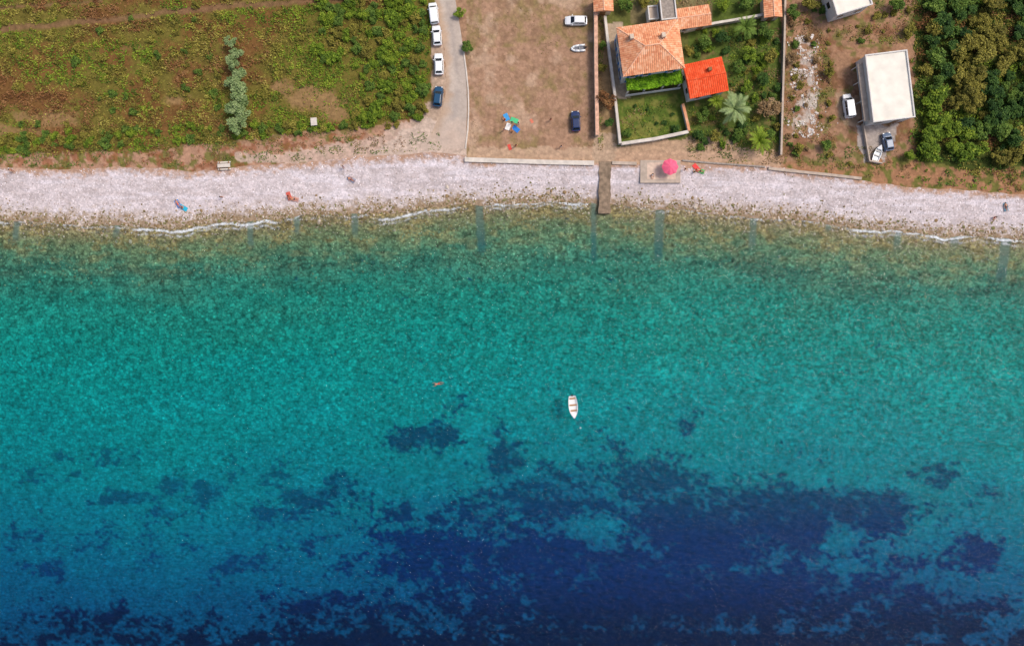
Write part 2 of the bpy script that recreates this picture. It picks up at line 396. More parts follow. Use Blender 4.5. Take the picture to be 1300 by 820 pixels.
def rough_amt(x, y):
    d = sdist(x, y); g, w = grass(x, y)
    a = 1.05-.6*sstep(30, 420, d)
    return a*(1-.6*g)*(1-.85*lanes(x, y))
ds = np.concatenate([np.arange(0, 60, 1.4), np.arange(60, 590, 1.7)])
rowsS = sh[None, :]+ds[:, None]
flat = np.array([920, 1000, 1200, 1800, 4000, 10000.])
rowsS = np.concatenate([rowsS, flat[:, None]+0*sh[None, :]])
def sbz(x, y):
    d = np.maximum(sdist(x, y), 0)*.15
    return -np.minimum(.11*d**.95, 7)-0*x
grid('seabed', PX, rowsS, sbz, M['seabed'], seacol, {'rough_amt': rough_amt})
# water surface
wm, nt, b = newmat('sea_water'); nt.nodes.remove(b); out = nt.nodes['Material Output']
tc = N(nt, 'ShaderNodeTexCoord')
n1 = N(nt, 'ShaderNodeTexNoise'); n1.inputs['Scale'].default_value = 1.5; n1.inputs['Detail'].default_value = 6; n1.inputs['Distortion'].default_value = .5
mp = N(nt, 'ShaderNodeMapping'); mp.inputs['Scale'].default_value = (.55, 1.7, 1); mp.inputs['Rotation'].default_value = (0, 0, .3)
nt.links.new(tc.outputs['Object'], mp.inputs['Vector']); nt.links.new(mp.outputs[0], n1.inputs['Vector'])
bp = N(nt, 'ShaderNodeBump'); bp.inputs['Distance'].default_value = .3; bp.inputs['Strength'].default_value = .9; nt.links.new(n1.outputs[0], bp.inputs['Height'])
tr = N(nt, 'ShaderNodeBsdfTransparent')
rp = math_(nt, 'MULTIPLY_ADD', n1.outputs[0], 1.1, .38)
rp = math_(nt, 'MAXIMUM', math_(nt, 'MINIMUM', rp, 1.0), .6)
cc = N(nt, 'ShaderNodeCombineColor'); [nt.links.new(rp, cc.inputs[i]) for i in range(3)]
nt.links.new(cc.outputs[0], tr.inputs[0])
gl = N(nt, 'ShaderNodeBsdfGlossy'); gl.inputs['Roughness'].default_value = .06; nt.links.new(bp.outputs[0], gl.inputs['Normal'])
fr = N(nt, 'ShaderNodeFresnel'); fr.inputs['IOR'].default_value = 1.33; nt.links.new(bp.outputs[0], fr.inputs['Normal'])
mx = N(nt, 'ShaderNodeMixShader'); nt.links.new(math_(nt, 'MULTIPLY', fr.outputs[0], .5), mx.inputs[0]); nt.links.new(tr.outputs[0], mx.inputs[1]); nt.links.new(gl.outputs[0], mx.inputs[2])
df = N(nt, 'ShaderNodeBsdfDiffuse'); df.inputs[0].default_value = (.74, .77, .79, 1)
fa = N(nt, 'ShaderNodeAttribute', attribute_name='foam')
n2 = N(nt, 'ShaderNodeTexNoise'); n2.inputs['Scale'].default_value = 1.5; n2.inputs['Detail'].default_value = 9; n2.inputs['Roughness'].default_value = .8; nt.links.new(tc.outputs['Object'], n2.inputs['Vector'])
ff = math_(nt, 'ADD', fa.outputs['Fac'], math_(nt, 'MULTIPLY_ADD', n2.outputs[0], 3.2, -1.6))
mr = N(nt, 'ShaderNodeMapRange'); mr.inputs['From Min'].default_value = .35; mr.inputs['From Max'].default_value = 1.25; nt.links.new(ff, mr.inputs[0])
mfo = math_(nt, 'MULTIPLY', math_(nt, 'MULTIPLY', mr.outputs[0], .95), math_(nt, 'GREATER_THAN', fa.outputs['Fac'], .06))
m2 = N(nt, 'ShaderNodeMixShader'); nt.links.new(mfo, m2.inputs[0]); nt.links.new(mx.outputs[0], m2.inputs[1]); nt.links.new(df.outputs[0], m2.inputs[2])
nt.links.new(m2.outputs[0], out.inputs[0])
FO = [(165, 355, 4, 1.0), (475, 585, 6, .9), (615, 752, 0, .95), (1075, 1300, 1, 1.0), (360, 475, 2, .6), (860, 1075, 1, .6), (-250, 165, 2, .6), (1300, 1550, 3, .8), (778, 860, 2, .5)]
def foam(x, y):
    d = sdist(x, y); r = np.zeros(x.shape)
    for a, b_, off, s in FO:
        along = sstep(a-15, a+15, x)*(1-sstep(b_-15, b_+15, x))*(.7+.6*fbm(x/12, x*0, 3, 93))
        o = off+(fbm(x/26, x*0, 2, 90)-.5)*8
        r = np.maximum(r, s*along*np.exp(-((d-o)/2.4)**2))
        r = np.maximum(r, .55*s*along*np.exp(-((d-o-5-(fbm(x/14, x*0, 2, 95)-.5)*8)/2.6)**2))
    return r
dw = np.concatenate([[-3], np.arange(-1.5, 24, 1.0), [30, 40, 60, 90, 130, 200, 300, 420, 560]])
rowsW = np.concatenate([sh[None, :]+dw[:, None], flat[:, None]+0*sh[None, :]])
grid('sea', PX, rowsW, lambda x, y: 0*x, wm, lambda x, y: np.zeros(x.shape+(3,))+.5, {'foam': foam})
# ---------- rocks along the waterline ----------
def icov():
    bm = bmesh.new(); bmesh.ops.create_icosphere(bm, subdivisions=1, radius=1)
    v = np.array([x.co[:] for x in bm.verts]); f = np.array([[x.index for x in fc.verts] for fc in bm.faces]); bm.free(); return v, f
iv, jf = icov()
def rocks(name, n, gen, label):
    px, py, r, z, col = gen(n)
    s = (H-z)/1000; c = np.stack([(px-650)*s, (365-py)*s, z], -1); n = len(px)
    k = len(iv); V = iv[None]*(1+rng.uniform(-.28, .28, (n, k, 1)))*r[:, None, None]*np.stack([rng.uniform(.7, 1.3, n), rng.uniform(.7, 1.3, n), rng.uniform(.4, .6, n)], -1)[:, None]+c[:, None]
    F = (jf[None]+np.arange(n)[:, None, None]*k).reshape(-1, 3)
    me = bpy.data.meshes.new(name); me.from_pydata(V.reshape(-1, 3).tolist(), [], F.tolist()); me.materials.append(M['rock'])
    setcol(me, np.repeat(col, k, 0)); me.update(); o = link(bpy.data.objects.new(name, me)); tag(o, label, 'rocks', kind='stuff')
def g1(n):
    px = rng.uniform(-40, 1340, n); d = rng.normal(1, 10, n); d = np.where(d > 0, d*2.8, d)
    py = shore(px)+d; z = np.where(d > 0, sbz(px, py), beachz(px, py)); r = rng.uniform(.09, .22, n)*(1+.8*(rng.random(n) > .95))
    ok = lanes(px, py) < .3; ok &= ~((px > 752) & (px < 782) & (py < 275)); px, py, z, r, d = px[ok], py[ok], z[ok], r[ok], d[ok]
    pal = np.array([C(140, 116, 84), C(164, 144, 118), C(114, 100, 68), C(190, 176, 162), C(124, 118, 78)])
    col = pal[rng.integers(0, 5, len(px))]; deep = sstep(3, 36, d)[:, None]; col = col*(1-deep)+deep*C(98, 130, 102)*rng.uniform(.6, 1.5, (len(px), 1))
    return px, py, r, z, col
rocks('shore_rocks', 7500, g1, 'brown and grey wet stones scattered along the waterline')
def g2(n):
    px = rng.uniform(-40, 1340, n); u = rng.random(n)**.8; py = top(px)+u*(shore(px)-top(px))*.9; z = beachz(px, py)
    ok = ~((px > 752) & (px < 866) & (py < 275)); px, py, z = px[ok], py[ok], z[ok]; n = len(px)
    pal = np.array([C(214, 204, 204), C(188, 176, 174), C(224, 216, 216), C(168, 152, 146)])
    return px, py, rng.uniform(.06, .14, n), z, pal[rng.integers(0, 4, n)]
rocks('beach_pebbles', 7000, g2, 'pale rounded stones strewn over the pebble beach')
# ---------- road ----------
RL = [(545, -60, 570), (553, 0, 578), (561, 40, 585), (565, 70, 589), (567, 100, 592), (563, 135, 593), (553, 160, 592), (542, 176, 591), (530, 189, 589)]
A_ = np.array([(q[1], q[0], q[2]) for q in RL], float)
ys = np.linspace(-60, 189, 160); l = np.interp(ys, A_[:, 0], A_[:, 1]); r = np.interp(ys, A_[:, 0], A_[:, 2])
kk = np.ones(13)/13
l = np.convolve(np.pad(l, 6, 'edge'), kk, 'valid')+(fbm(ys/5, ys*0, 4, 55)-.5)*5; r = np.convolve(np.pad(r, 6, 'edge'), kk, 'valid')
uu = np.linspace(0, 1, 22)
RX = l[:, None]*(1-uu)+r[:, None]*uu; RY = ys[:, None]+0*uu
def roadcol(x, y):
    c = np.zeros(x.shape+(3,))+C(178, 163, 151)
    u = (x-l[:, None])/(r-l)[:, None]
    n = fbm(x/12, y/12, 4, 57)
    c = mix(c, C(160, 148, 140), np.exp(-((u-.55)/.12)**2)*.6)
    c = mix(c, C(194, 178, 164), sstep(.5, .65, n)*.5)
    c = mix(c, C(178, 152, 130), (1-sstep(0, .42, u+(n-.5)*.5)))
    c = mix(c, C(190, 168, 152), sstep(135, 185, y+(n-.5)*60))
    return c
s_ = (H-1.006)/1000
me = bpy.data.meshes.new('road'); nr, nc = RX.shape; idx = np.arange(nr*nc).reshape(nr, nc)
me.from_pydata(np.stack([(RX-650)*s_, (365-RY)*s_, RX*0+1.006], -1).reshape(-1, 3).tolist(), [], np.stack([idx[:-1, :-1], idx[1:, :-1], idx[1:, 1:], idx[:-1, 1:]], -1).reshape(-1, 4).tolist())
me.materials.append(M['road']); setcol(me, roadcol(RX, RY).reshape(-1, 3)); o = link(bpy.data.objects.new('road', me)); o['kind'] = 'structure'
def ribbon(mb, pts, w, z0, z1, px=True):
    p = [Vector(P(a, b_, 1.0)[:2]) for a, b_ in pts] if px else [Vector(q) for q in pts]
    L_, R_ = [], []
    for i in range(len(p)):
        d1 = (p[i]-p[i-1]).normalized() if i else (p[1]-p[0]).normalized()
        d2 = (p[i+1]-p[i]).normalized() if i < len(p)-1 else d1
        n1 = Vector((-d1.y, d1.x)); n2_ = Vector((-d2.y, d2.x)); m = (n1+n2_).normalized(); k = w/2/max(m.dot(n1), .4)
        L_.append(p[i]+m*k); R_.append(p[i]-m*k)
    rings = [[(a.x, a.y, z0), (b_.x, b_.y, z0), (b_.x, b_.y, z1), (a.x, a.y, z1)] for a, b_ in zip(L_, R_)]
    return mb.loft(rings)
o = ribbon(MB(), [(588, 60), (592, 90), (594.5, 115), (595, 140), (594, 165), (591, 189)], .25, .8, 1.14).build('kerb', M['palecon']); o['kind'] = 'structure'
def wall(name, pts, w, h, mat, cap, label, cat='wall', z0=.6):
    p = P(*pts[0]); t_ = empty(name, (p[0], p[1], 1), 0, label, cat)
    rel = [(P(*q)[0]-p[0], P(*q)[1]-p[1]) for q in pts]
    ribbon(MB(), rel, w, z0-1, h, False).build('masonry', mat, t_)
    if cap: ribbon(MB(), rel, w+.16, h, h+.08, False).build('coping', cap, t_)
    return t_
wall('garden_wall', [(755, 14), (755.5, 90), (757, 174)], .5, 1.9, M['cream'], simple('pink_coping', lin(212, 166, 140), amp=.35), 'long garden wall with pinkish coping between the bare field and the old house')
wall('garden_wall', [(767, 24), (771, 60), (779, 120), (786, 184)], .32, 1.5, M['white'], M['palecon'], 'white inner garden wall running down past the blue shutters')
wall('garden_wall', [(788, 184), (830, 178), (872, 169)], .42, 1.3, M['white'], M['palecon'], 'white wall closing the seaward side of the small lawn')
wall('garden_wall', [(873, 168), (869, 150), (865, 134)], .35, 1.3, M['palecon'], M['tile_old'], 'short wall between small lawn and the palm garden')
wall('garden_wall', [(868, 42), (905, 33), (935, 28), (968, 22)], .3, 1.5, M['cream'], M['palecon'], 'pale wall along the landward side of the palm garden')
wall('boundary_wall', [(995, -30), (993, 60), (991, 130), (989, 198)], .2, 1.2, M['stone'], M['concrete'], 'thin straight boundary wall between palm garden and rubble yard')
wall('sea_wall', [(590, 203), (650, 205), (700, 206.5), (754, 207.5)], .7, .3, M['palecon'], M['palecon'], 'pale low sea wall at the foot of the bare field', z0=.0)
wall('sea_wall', [(777, 207), (808, 208)], .6, .3, M['concrete'], None, 'short low sea wall between the jetty and the parasol terrace', z0=.0)
wall('sea_wall', [(975, 214), (1000, 217), (1050, 222), (1093, 227)], .5, .35, M['concrete'], None, 'low pale sea wall below the rubble yard', z0=.0)
wall('retaining_wall', [(866, 204), (900, 207), (971, 212)], .3, .25, M['stone'], None, 'low stone edging above the beach right of the pink parasol', z0=.0)
wall('yard_wall', [(1094, 158), (1102, 205), (1118, 208)], .22, .8, M['concrete'], None, 'low wall of the little terrace below the white building')
# jetty, platform
mb = MB(); a = P(760.5, 205, 1.1); b_ = P(775.5, 271, 1.1); nj = 14; rg = []
for i in range(nj+1):
    y = a[1]+(b_[1]-a[1])*i/nj; j0 = random.uniform(-.12, .12); j1 = random.uniform(-.12, .12); zt = 1.1-.35*i/nj
    rg.append([(a[0]+j0, y, -.7), (b_[0]+j1, y, -.7), (b_[0]+j1, y, zt), (a[0]+j0, y, zt)])
mb.loft(rg); o = mb.build('jetty', M['jetty']); tag(o, 'weathered concrete jetty crossing the beach below the garden wall', 'jetty')
t_ = empty('beach_terrace', P(837, 219, 0), 0, 'square concrete terrace on the beach under the pink parasol', 'terrace')
MB().box((0, 0, .55), (7.6, 4.3, 1.1)).build('slab', M['concrete'], t_)
MB().box((.2, .1, 1.115), (5.4, 3.1, .03)).build('paving', simple('pale_paving', lin(208, 182, 162), amp=.24, scale=1.2), t_)
for k in range(2): MB().box((-.2, -2.15-.35*k-.17, .36-.18*k), (1.6, .34, .3)).build('step', M['concrete'], t_)
# ---------- parasol ----------
def parasol(px, py, z, r, mat, label):
    t_ = empty('parasol', P(px, py, z), 0, label, 'parasol')
    rings = []; n = 32
    for k in range(7):
        u = k/6; ring = []
        for j in range(n):
            an = j*2*math.pi/n; ph = (j % 4)/4*2*math.pi
            sc = 1-.045*u*(1-math.cos(ph))/1; zz = 2.55-.55*u**1.3-.05*u*(1-math.cos(ph))
            ring.append((r*max(u, .02)*sc*math.cos(an), r*max(u, .02)*sc*math.sin(an), zz))
        rings.append(ring)
    ob = MB().loft(rings, caps=False).build('canopy', mat, t_, False)
    MB().tube((0, 0, 2.5), (0, 0, 2.75), .06, .02).build('finial', M['carwhite'], t_)
    MB().tube((0, 0, 0), (0, 0, 2.52), .03).build('pole', M['metal'], t_)
    MB().tube((0, 0, 0), (0, 0, .12), .35, .3, 16).build('base', M['concrete'], t_)
    for j in range(8):
        an = j*math.pi/4; MB().tube((.05*math.cos(an), .05*math.sin(an), 2.5), (r*.97*math.cos(an), r*.97*math.sin(an), 1.96), .012).build('rib', M['metal'], t_)
parasol(848, 214, 1.13, 1.55, M['pink'], 'large pink parasol open over the beach terrace')
# ---------- cars ----------
def car(px, py, rot, paintm, label, group=None, Ln=1.0, tall=1.0, van=False, cat='car', z=1.01, name='parked_car'):
    t_ = empty(name, P(px, py, z), R(rot), label, cat, group)
    st = [(-2.02, .66, .42, .72), (-1.98, .78, .30, .90), (-1.6, .85, .22, .98), (-.6, .87, .22, .98), (.7, .87, .22, .96), (1.2, .85, .22, .90), (1.75, .78, .26, .76), (1.98, .66, .32, .62), (2.04, .5, .40, .55)]
    rings = []
    for x, w, zb, zt in st:
        x *= Ln; zm = zb+(zt-zb)*.6
        rings.append([(x, -w*.9, zb), (x, -w, zb+.12), (x, -w, zm), (x, -w*.92, zt), (x, -w*.5, zt+.03), (x, w*.5, zt+.03), (x, w*.92, zt), (x, w, zm), (x, w, zb+.12), (x, w*.9, zb)])
    body = MB().loft(rings)
    xb0, xb1, xt0, xt1 = (-1.85*Ln, 1.05*Ln, -1.45*Ln, .30*Ln) if not van else (-1.95*Ln, 1.35*Ln, -1.85*Ln, .8*Ln)
    zt = 1.44*tall; wb, wt = .78, .62 if not van else .7
    def rr(x0, x1, w, z_): return [(x0, -w, z_), (x1, -w*.96, z_), (x1, w*.96, z_), (x0, w, z_)]
    b0 = rr(xb0, xb1, wb, .94); b1 = rr(xt0, xt1, wt, zt); b2 = rr(xt0+.12, xt1-.12, wt-.1, zt+.04)
    body.loft([b0, b1, b2]); body.build('body', paintm, t_)
    MB().panel(b0[1], b0[2], b1[2], b1[1], .07, .93, .08, .9, .015).build('windshield', M['glass'], t_)
    MB().panel(b0[3], b0[0], b1[0], b1[3], .1, .9, .2, .9, .015).build('rear_window', M['glass'], t_)
    MB().panel(b0[0], b0[1], b1[1], b1[0], .1, .5, .2, .88, .015).panel(b0[0], b0[1], b1[1], b1[0], .53, .9, .2, .88, .015).build('side_window', M['glass'], t_)
    MB().panel(b0[2], b0[3], b1[3], b1[2], .1, .47, .2, .88, .015).panel(b0[2], b0[3], b1[3], b1[2], .5, .9, .2, .88, .015).build('side_window', M['glass'], t_)
    for sx in (-1.25*Ln, 1.3*Ln):
        for sy in (-1, 1):
            w_ = MB().tube((sx, sy*.66, .31), (sx, sy*.885, .31), .31, .31, 18).build('wheel', M['dark'], t_)
            MB().tube((sx, sy*.885, .31), (sx, sy*.90, .31), .19, .17, 12).build('rim', M['metal'], w_)
    for sy in (-1, 1):
        MB().box((1.90*Ln, sy*.56, .66), (.2, .26, .13)).build('headlight', M['lamp'], t_)
        MB().box((-1.99*Ln, sy*.62, .76), (.1, .2, .18)).build('taillight', M['redlamp'], t_)
        MB().box((.72*Ln, sy*.94, 1.0), (.12, .2, .13)).build('mirror', paintm, t_)
    return t_
car(551, 19, 97, M['carwhite'], 'white parked car nearest the top edge in the roadside line', van=True, tall=1.15)
car(555, 47, 95, M['carwhite'], 'white parked car second from the top in the roadside line', Ln=.93)
car(557.5, 83, 92, M['carwhite'], 'white parked car just above the teal blue one in the roadside line')
car(556.5, 124, 84, M['carteal'], 'teal blue car parked at the seaward end of the roadside line', Ln=.95)
car(731, 28, 180, M['carwhite'], 'white car parked crosswise at the top of the bare field', Ln=1.03)
car(730.5, 155, 93, M['carblue'], 'dark blue car parked alone on the bare field', Ln=.95)
car(1075, 136, 98, M['carwhite'], 'white van parked left of the flat roofed white building', Ln=1.12, tall=1.35, van=True, cat='van', name='parked_van')
car(1125, 181, 100, M['cargrey'], 'grey blue small car behind the white building on its terrace', Ln=.85)
# ---------- boats ----------
def boat(loc, rz, label, s=1.0, motor=True, inner=(200, 180, 150), name='rowing_boat'):
    t_ = empty(name, loc, rz, label, 'boat'); t_.scale = (s, s, s)
    st = [(-2.1, .62, .02, .52), (-1.2, .80, -.08, .52), (0, .87, -.12, .54), (.9, .74, -.1, .60), (1.5, .48, -.04, .68), (1.95, .18, .12, .78), (2.15, .03, .4, .82)]
    rings = []
    for x, w, zk, zg in st:
        i = max(w-.09, .01); fl = min(max(zk+.16, .1), zg-.05)
        rings.append([(x, -w, zg), (x, -w*.8, zk+.15), (x, 0, zk), (x, w*.8, zk+.15), (x, w, zg), (x, i, zg), (x, i*.75, fl), (x, -i*.75, fl), (x, -i, zg)])
    MB().loft(rings).build('hull', M['carwhite'], t_)
    bw = paint(*inner)
    for x, w in ((-1.6, .62), (-.35, .76), (.7, .70)): MB().box((x, 0, .38), (.3, w*2, .05)).build('bench', bw, t_)
    MB().add([(1.1, -.62, .67), (2.08, -.03, .83), (2.08, .03, .83), (1.1, .62, .67)], [(0, 1, 2, 3)]).build('foredeck', M['carwhite'], t_)
    if motor:
        m_ = MB().box((-2.2, 0, .7), (.3, .28, .34)).tube((-2.25, 0, .6), (-2.3, 0, -.35), .07).build('outboard_motor', M['dark'], t_)
    return t_
p = P(727.5, 516, .12)
boat(p, R(-84), 'small white boat moored alone on the turquoise water', 1.0, inner=(170, 130, 90))
t_ = MB()
lathe = [[(.15*math.sin(a)*math.cos(b2), .15*math.sin(a)*math.sin(b2), .15*math.cos(a)) for b2 in [k*math.pi/5 for k in range(10)]] for a in [.05+k*.5 for k in range(7)]]
t_.loft(lathe); o = t_.build('mooring_buoy', M['carwhite'], smooth=True); o.location = P(737, 543, .02); tag(o, 'tiny white mooring buoy off the bow of the boat', 'buoy')
a = Vector(P(729, 531, .55)); b_ = Vector(P(737, 543, .08)); mb = MB(); prev = a
for k in range(1, 7):
    q = a.lerp(b_, k/6); q.z = max(.05, q.z-.2*math.sin(k/6*math.pi)); mb.tube(prev, q, .012, n=5); prev = q
o = mb.build('mooring_rope', paint(120, 140, 130)); tag(o, 'thin rope running from the boat to its buoy', 'rope')
# dinghy on the field
t_ = empty('inflatable_dinghy', P(734, 62, 1.03), R(185), 'small white inflatable dinghy lying on the field below the white car', 'dinghy')
mb = MB(); path = [(-1.3, -.5), (-.2, -.52), (.7, -.42), (1.15, -.18), (1.3, 0), (1.15, .18), (.7, .42), (-.2, .52), (-1.3, .5)]
for i in range(8): mb.tube((*path[i], .24), (*path[i+1], .24), .2, n=10)
mb.build('tube', M['carwhite'], t_, True); MB().box((-.1, 0, .12), (2.2, .75, .06)).build('floor', paint(120, 120, 125), t_)
MB().box((-.2, 0, .34), (.22, .85, .04)).build('bench', paint(140, 140, 140), t_); MB().box((-1.2, 0, .26), (.05, .7, .35)).build('transom', paint(90, 90, 95), t_)
MB().box((-1.42, 0, .42), (.26, .24, .34)).build('outboard_motor', M['dark'], t_)
boat(P(1113, 196, 1.2), R(70), 'small white boat stored on the terrace below the white building', .82, motor=False, inner=(190, 185, 175))
# ---------- buildings ----------
def roof_plane(mb, pts):   # pts[0],pts[1] = eave
    a = Vector(pts[0]); u = (Vector(pts[1])-a).normalized(); n = u.cross(Vector(pts[-1])-a).normalized(); v = n.cross(u)
    uv = [((Vector(q)-a).dot(u), (Vector(q)-a).dot(v)) for q in pts]
    mb.add(pts, [tuple(range(len(pts)))], [uv])
def eaves(mb, A, B, Cc, D, z, t):
    for p_, q_ in ((A, B), (B, Cc), (Cc, D), (D, A)):
        mb.add([p_, (p_[0], p_[1], z-t), (q_[0], q_[1], z-t), q_], [(0, 1, 2, 3)])
    mb.add([(q[0], q[1], z-t) for q in (D, Cc, B, A)], [(0, 1, 2, 3)])
def hip(mb, w, d, z, rise, rl, ax='x', t=.14):
    x, y = w/2, d/2
    A, B, Cc, D = (-x, -y, z), (x, -y, z), (x, y, z), (-x, y, z)
    if ax == 'x': E, F = (-rl/2, 0, z+rise), (rl/2, 0, z+rise); pl = [(A, B, F, E), (B, Cc, F), (Cc, D, E, F), (D, A, E)]
    else: E, F = (0, -rl/2, z+rise), (0, rl/2, z+rise); pl = [(A, B, E), (B, Cc, F, E), (Cc, D, F), (D, A, E, F)]
    for q in pl: roof_plane(mb, list(q))
    eaves(mb, A, B, Cc, D, z, t)
def gable(mb, w, d, z, rise, ax='x', t=.14):
    x, y = w/2, d/2; A, B, Cc, D = (-x, -y, z), (x, -y, z), (x, y, z), (-x, y, z)
    if ax == 'x': E, F = (-x, 0, z+rise), (x, 0, z+rise); pl = [(A, B, F, E), (Cc, D, E, F)]; gb = [(B, Cc, F), (D, A, E)]
    else: E, F = (0, -y, z+rise), (0, y, z+rise); pl = [(B, Cc, F, E), (D, A, E, F)]; gb = [(A, B, E), (Cc, D, F)]
    for q in pl: roof_plane(mb, list(q))
    for q in gb: mb.add(q, [(0, 1, 2)])
    eaves(mb, A, B, Cc, D, z, t)
def window(t_, side, w, d, u, z, ww=.9, hh=1.3, shut=None, door=False):
    def L(uu, dep, zz):
        return {'s': (uu, -d/2-dep, zz), 'n': (uu, d/2+dep, zz), 'w': (-w/2-dep, uu, zz), 'e': (w/2+dep, uu, zz)}[side]
    def slab(uc, zc, su, sz, dep, th):
        c = L(uc, dep, zc); dim = (su, th, sz) if side in 'sn' else (th, su, sz); return MB().box(c, dim)
    fr = slab(u, z, ww+.16, hh+.16, .03, .06).build('door' if door else 'window', M['wood'] if door else M['palecon'], t_)
    if not door: slab(u, z, ww, hh, .065, .02).build('pane', M['glass'], fr)
    if not door: slab(u, z-hh/2-.11, ww+.3, .06, .10, .2).build('sill', M['palecon'], fr)
    else: slab(u+ww*.35, z, .06, .12, .09, .06).build('handle', M['metal'], fr)
    if shut:
        for sg in (-1, 1): slab(u+sg*(ww/2+.32), z, .42, hh+.05, .06, .08).build('shutter', shut, fr)
rc = simple('ridge_tiles', lin(236, 182, 150), amp=.2)
def house(px, py, rot, w, d, h, label, roofm, wallm, kind='hip', rise=1.6, rl=2, ax='x', name='house', eave=.35):
    zt = 1+h
    t_ = empty(name, (P(px, py, zt)[0], P(px, py, zt)[1], 1.0), R(rot), label, 'house')
    hh = h if kind == 'flat' else h-.16
    MB().box((0, 0, hh/2-.2), (w-2*eave, d-2*eave, hh+.4)).build('wall', wallm, t_)
    if kind != 'flat':
        mb = MB()
        (hip(mb, w, d, h, rise, rl, ax) if kind == 'hip' else gable(mb, w, d, h, rise, ax))
        rf = mb.build('roof', roofm, t_)
        rm = MB(); x, y = w/2, d/2
        if kind == 'hip':
            E, F = ((-rl/2, 0, h+rise), (rl/2, 0, h+rise)) if ax == 'x' else ((0, -rl/2, h+rise), (0, rl/2, h+rise))
            rm.tube(E, F, .11, n=6)
            for cx, cy in ((-x, -y), (x, -y), (x, y), (-x, y)):
                en = E if ((cx < 0) if ax == 'x' else (cy < 0)) else F
                rm.tube((cx, cy, h), en, .09, n=6)
        else:
            rm.tube((-x, 0, h+rise), (x, 0, h+rise), .1, n=6) if ax == 'x' else rm.tube((0, -y, h+rise), (0, y, h+rise), .1, n=6)
        rm.build('ridge', rc if roofm != M['tile_new'] else M['tile_new'], rf)
        return t_, rf
    else:
        rf = MB().box((0, 0, h+.08), (w-.02, d-.02, .14)).build('roof', roofm, t_)
        mb = MB(); th = .22
        for c, dm in (((0, -d/2+th/2, h+.28), (w, th, .28)), ((0, d/2-th/2, h+.28), (w, th, .28)), ((-w/2+th/2, 0, h+.28), (th, d-2*th, .28)), ((w/2-th/2, 0, h+.28), (th, d-2*th, .28))): mb.box(c, dm)
        mb.build('parapet', M['white'], rf)
        return t_, rf
W1, D1 = 11.3, 9.0
t_, rf = house(826, 61, 8, W1, D1, 6.5, 'large old house with weathered terracotta hip roof and blue shutters', M['tile_old'], M['white'], rise=1.8, rl=2.6, ax='x')
w_, d_ = W1-.7, D1-.7
for z in (1.6, 4.7):
    for u in (-2.7, 0, 2.7): window(t_, 'w', w_, d_, u, z, shut=M['blue'])
    for u in (-3.6, -1.2, 3.4): window(t_, 's', w_, d_, u, z, shut=M['blue'])
window(t_, 's', w_, d_, 1.1, 1.1, 1.0, 2.1, door=True)
for cx, cy, cz in ((2.2, 1.4, 8.0), (-3.4, 2.0, 7.6)):
    c = MB().box((cx, cy, cz), (.65, .8, 1.5)).build('chimney', M['cream'], rf)
t_, rf = house(896, 99, 12, 7.3, 6.4, 4.4, 'small house with bright orange red tiled roof beside the vine pergola', M['tile_new'], M['white'], kind='gable', rise=.6, ax='x')
for u in (-1.6, 1.4): window(t_, 's', 6.6, 5.7, u, 2.2)
for u in (-1.2, 1.2): window(t_, 'w', 6.6, 5.7, u, 2.2)
MB().box((.8, 1.2, 5.15), (.6, .6, 1.0)).build('chimney', M['wood'], rf)
t_, rf = house(880, 22, 8, 6.4, 3.9, 3.2, 'long low outbuilding with weathered terracotta roof behind the orange roofed house', M['tile_old'], M['cream'], kind='gable', rise=.6, ax='x', name='outbuilding')
window(t_, 's', 5.7, 3.2, -1.4, 1.6); window(t_, 's', 5.7, 3.2, 1.4, 1.1, 1, 2, door=True)
t_, rf = house(981, 8, 3, 3.4, 4.2, 3, 'small terracotta roofed shed at the top corner of the palm garden', M['tile_old'], M['cream'], kind='gable', rise=.6, ax='y', name='shed')
window(t_, 's', 2.7, 3.5, 0, 1.1, .9, 2, door=True)
t_, rf = house(766, 4, 2, 3.7, 3.2, 3, 'small terracotta roofed gatehouse at the top of the garden wall', M['tile_old'], M['cream'], kind='gable', rise=.6, ax='y', name='gatehouse')
window(t_, 's', 3.0, 2.5, 0, 1.1, .9, 2, door=True)
t_, rf = house(848, 12, 6, 2.9, 4.0, 4.2, 'narrow grey stone tower house between the two old roofs', M['stone'], M['stone'], kind='flat', name='stone_tower', eave=.1)
window(t_, 's', 2.7, 3.8, 0, 2.4, .7, 1)
t_, rf = house(829, 17, 6, 1.9, 2.6, 2.6, 'small white outbuilding against the grey stone tower', M['concrete'], M['white'], kind='flat', name='outbuilding', eave=.1)
window(t_, 's', 1.7, 2.4, 0, 1.1, .8, 1.9, door=True)
# pergola
h = 3.3; pc = P(830, 101, 1+h)
pg = empty('vine_pergola', (pc[0], pc[1], 1), R(8), 'bright green vine covered pergola along the front of the old house', 'pergola')
for x in (-4.9, -1.7, 1.7, 4.9): MB().box((x, -1.35, h/2-.1), (.22, .22, h)).build('post', M['white'], pg)
MB().box((0, -1.35, h+.0), (10.3, .16, .18)).build('beam', M['wood'], pg)
for k in range(12): MB().box((-5+k*.91, 0, h+.16), (.09, 3.1, .12)).build('rafter', M['wood'], pg)
MB().box((-.0, -1.75, .9), (10.4, .14, 1.1)).build('parapet', M['white'], pg)
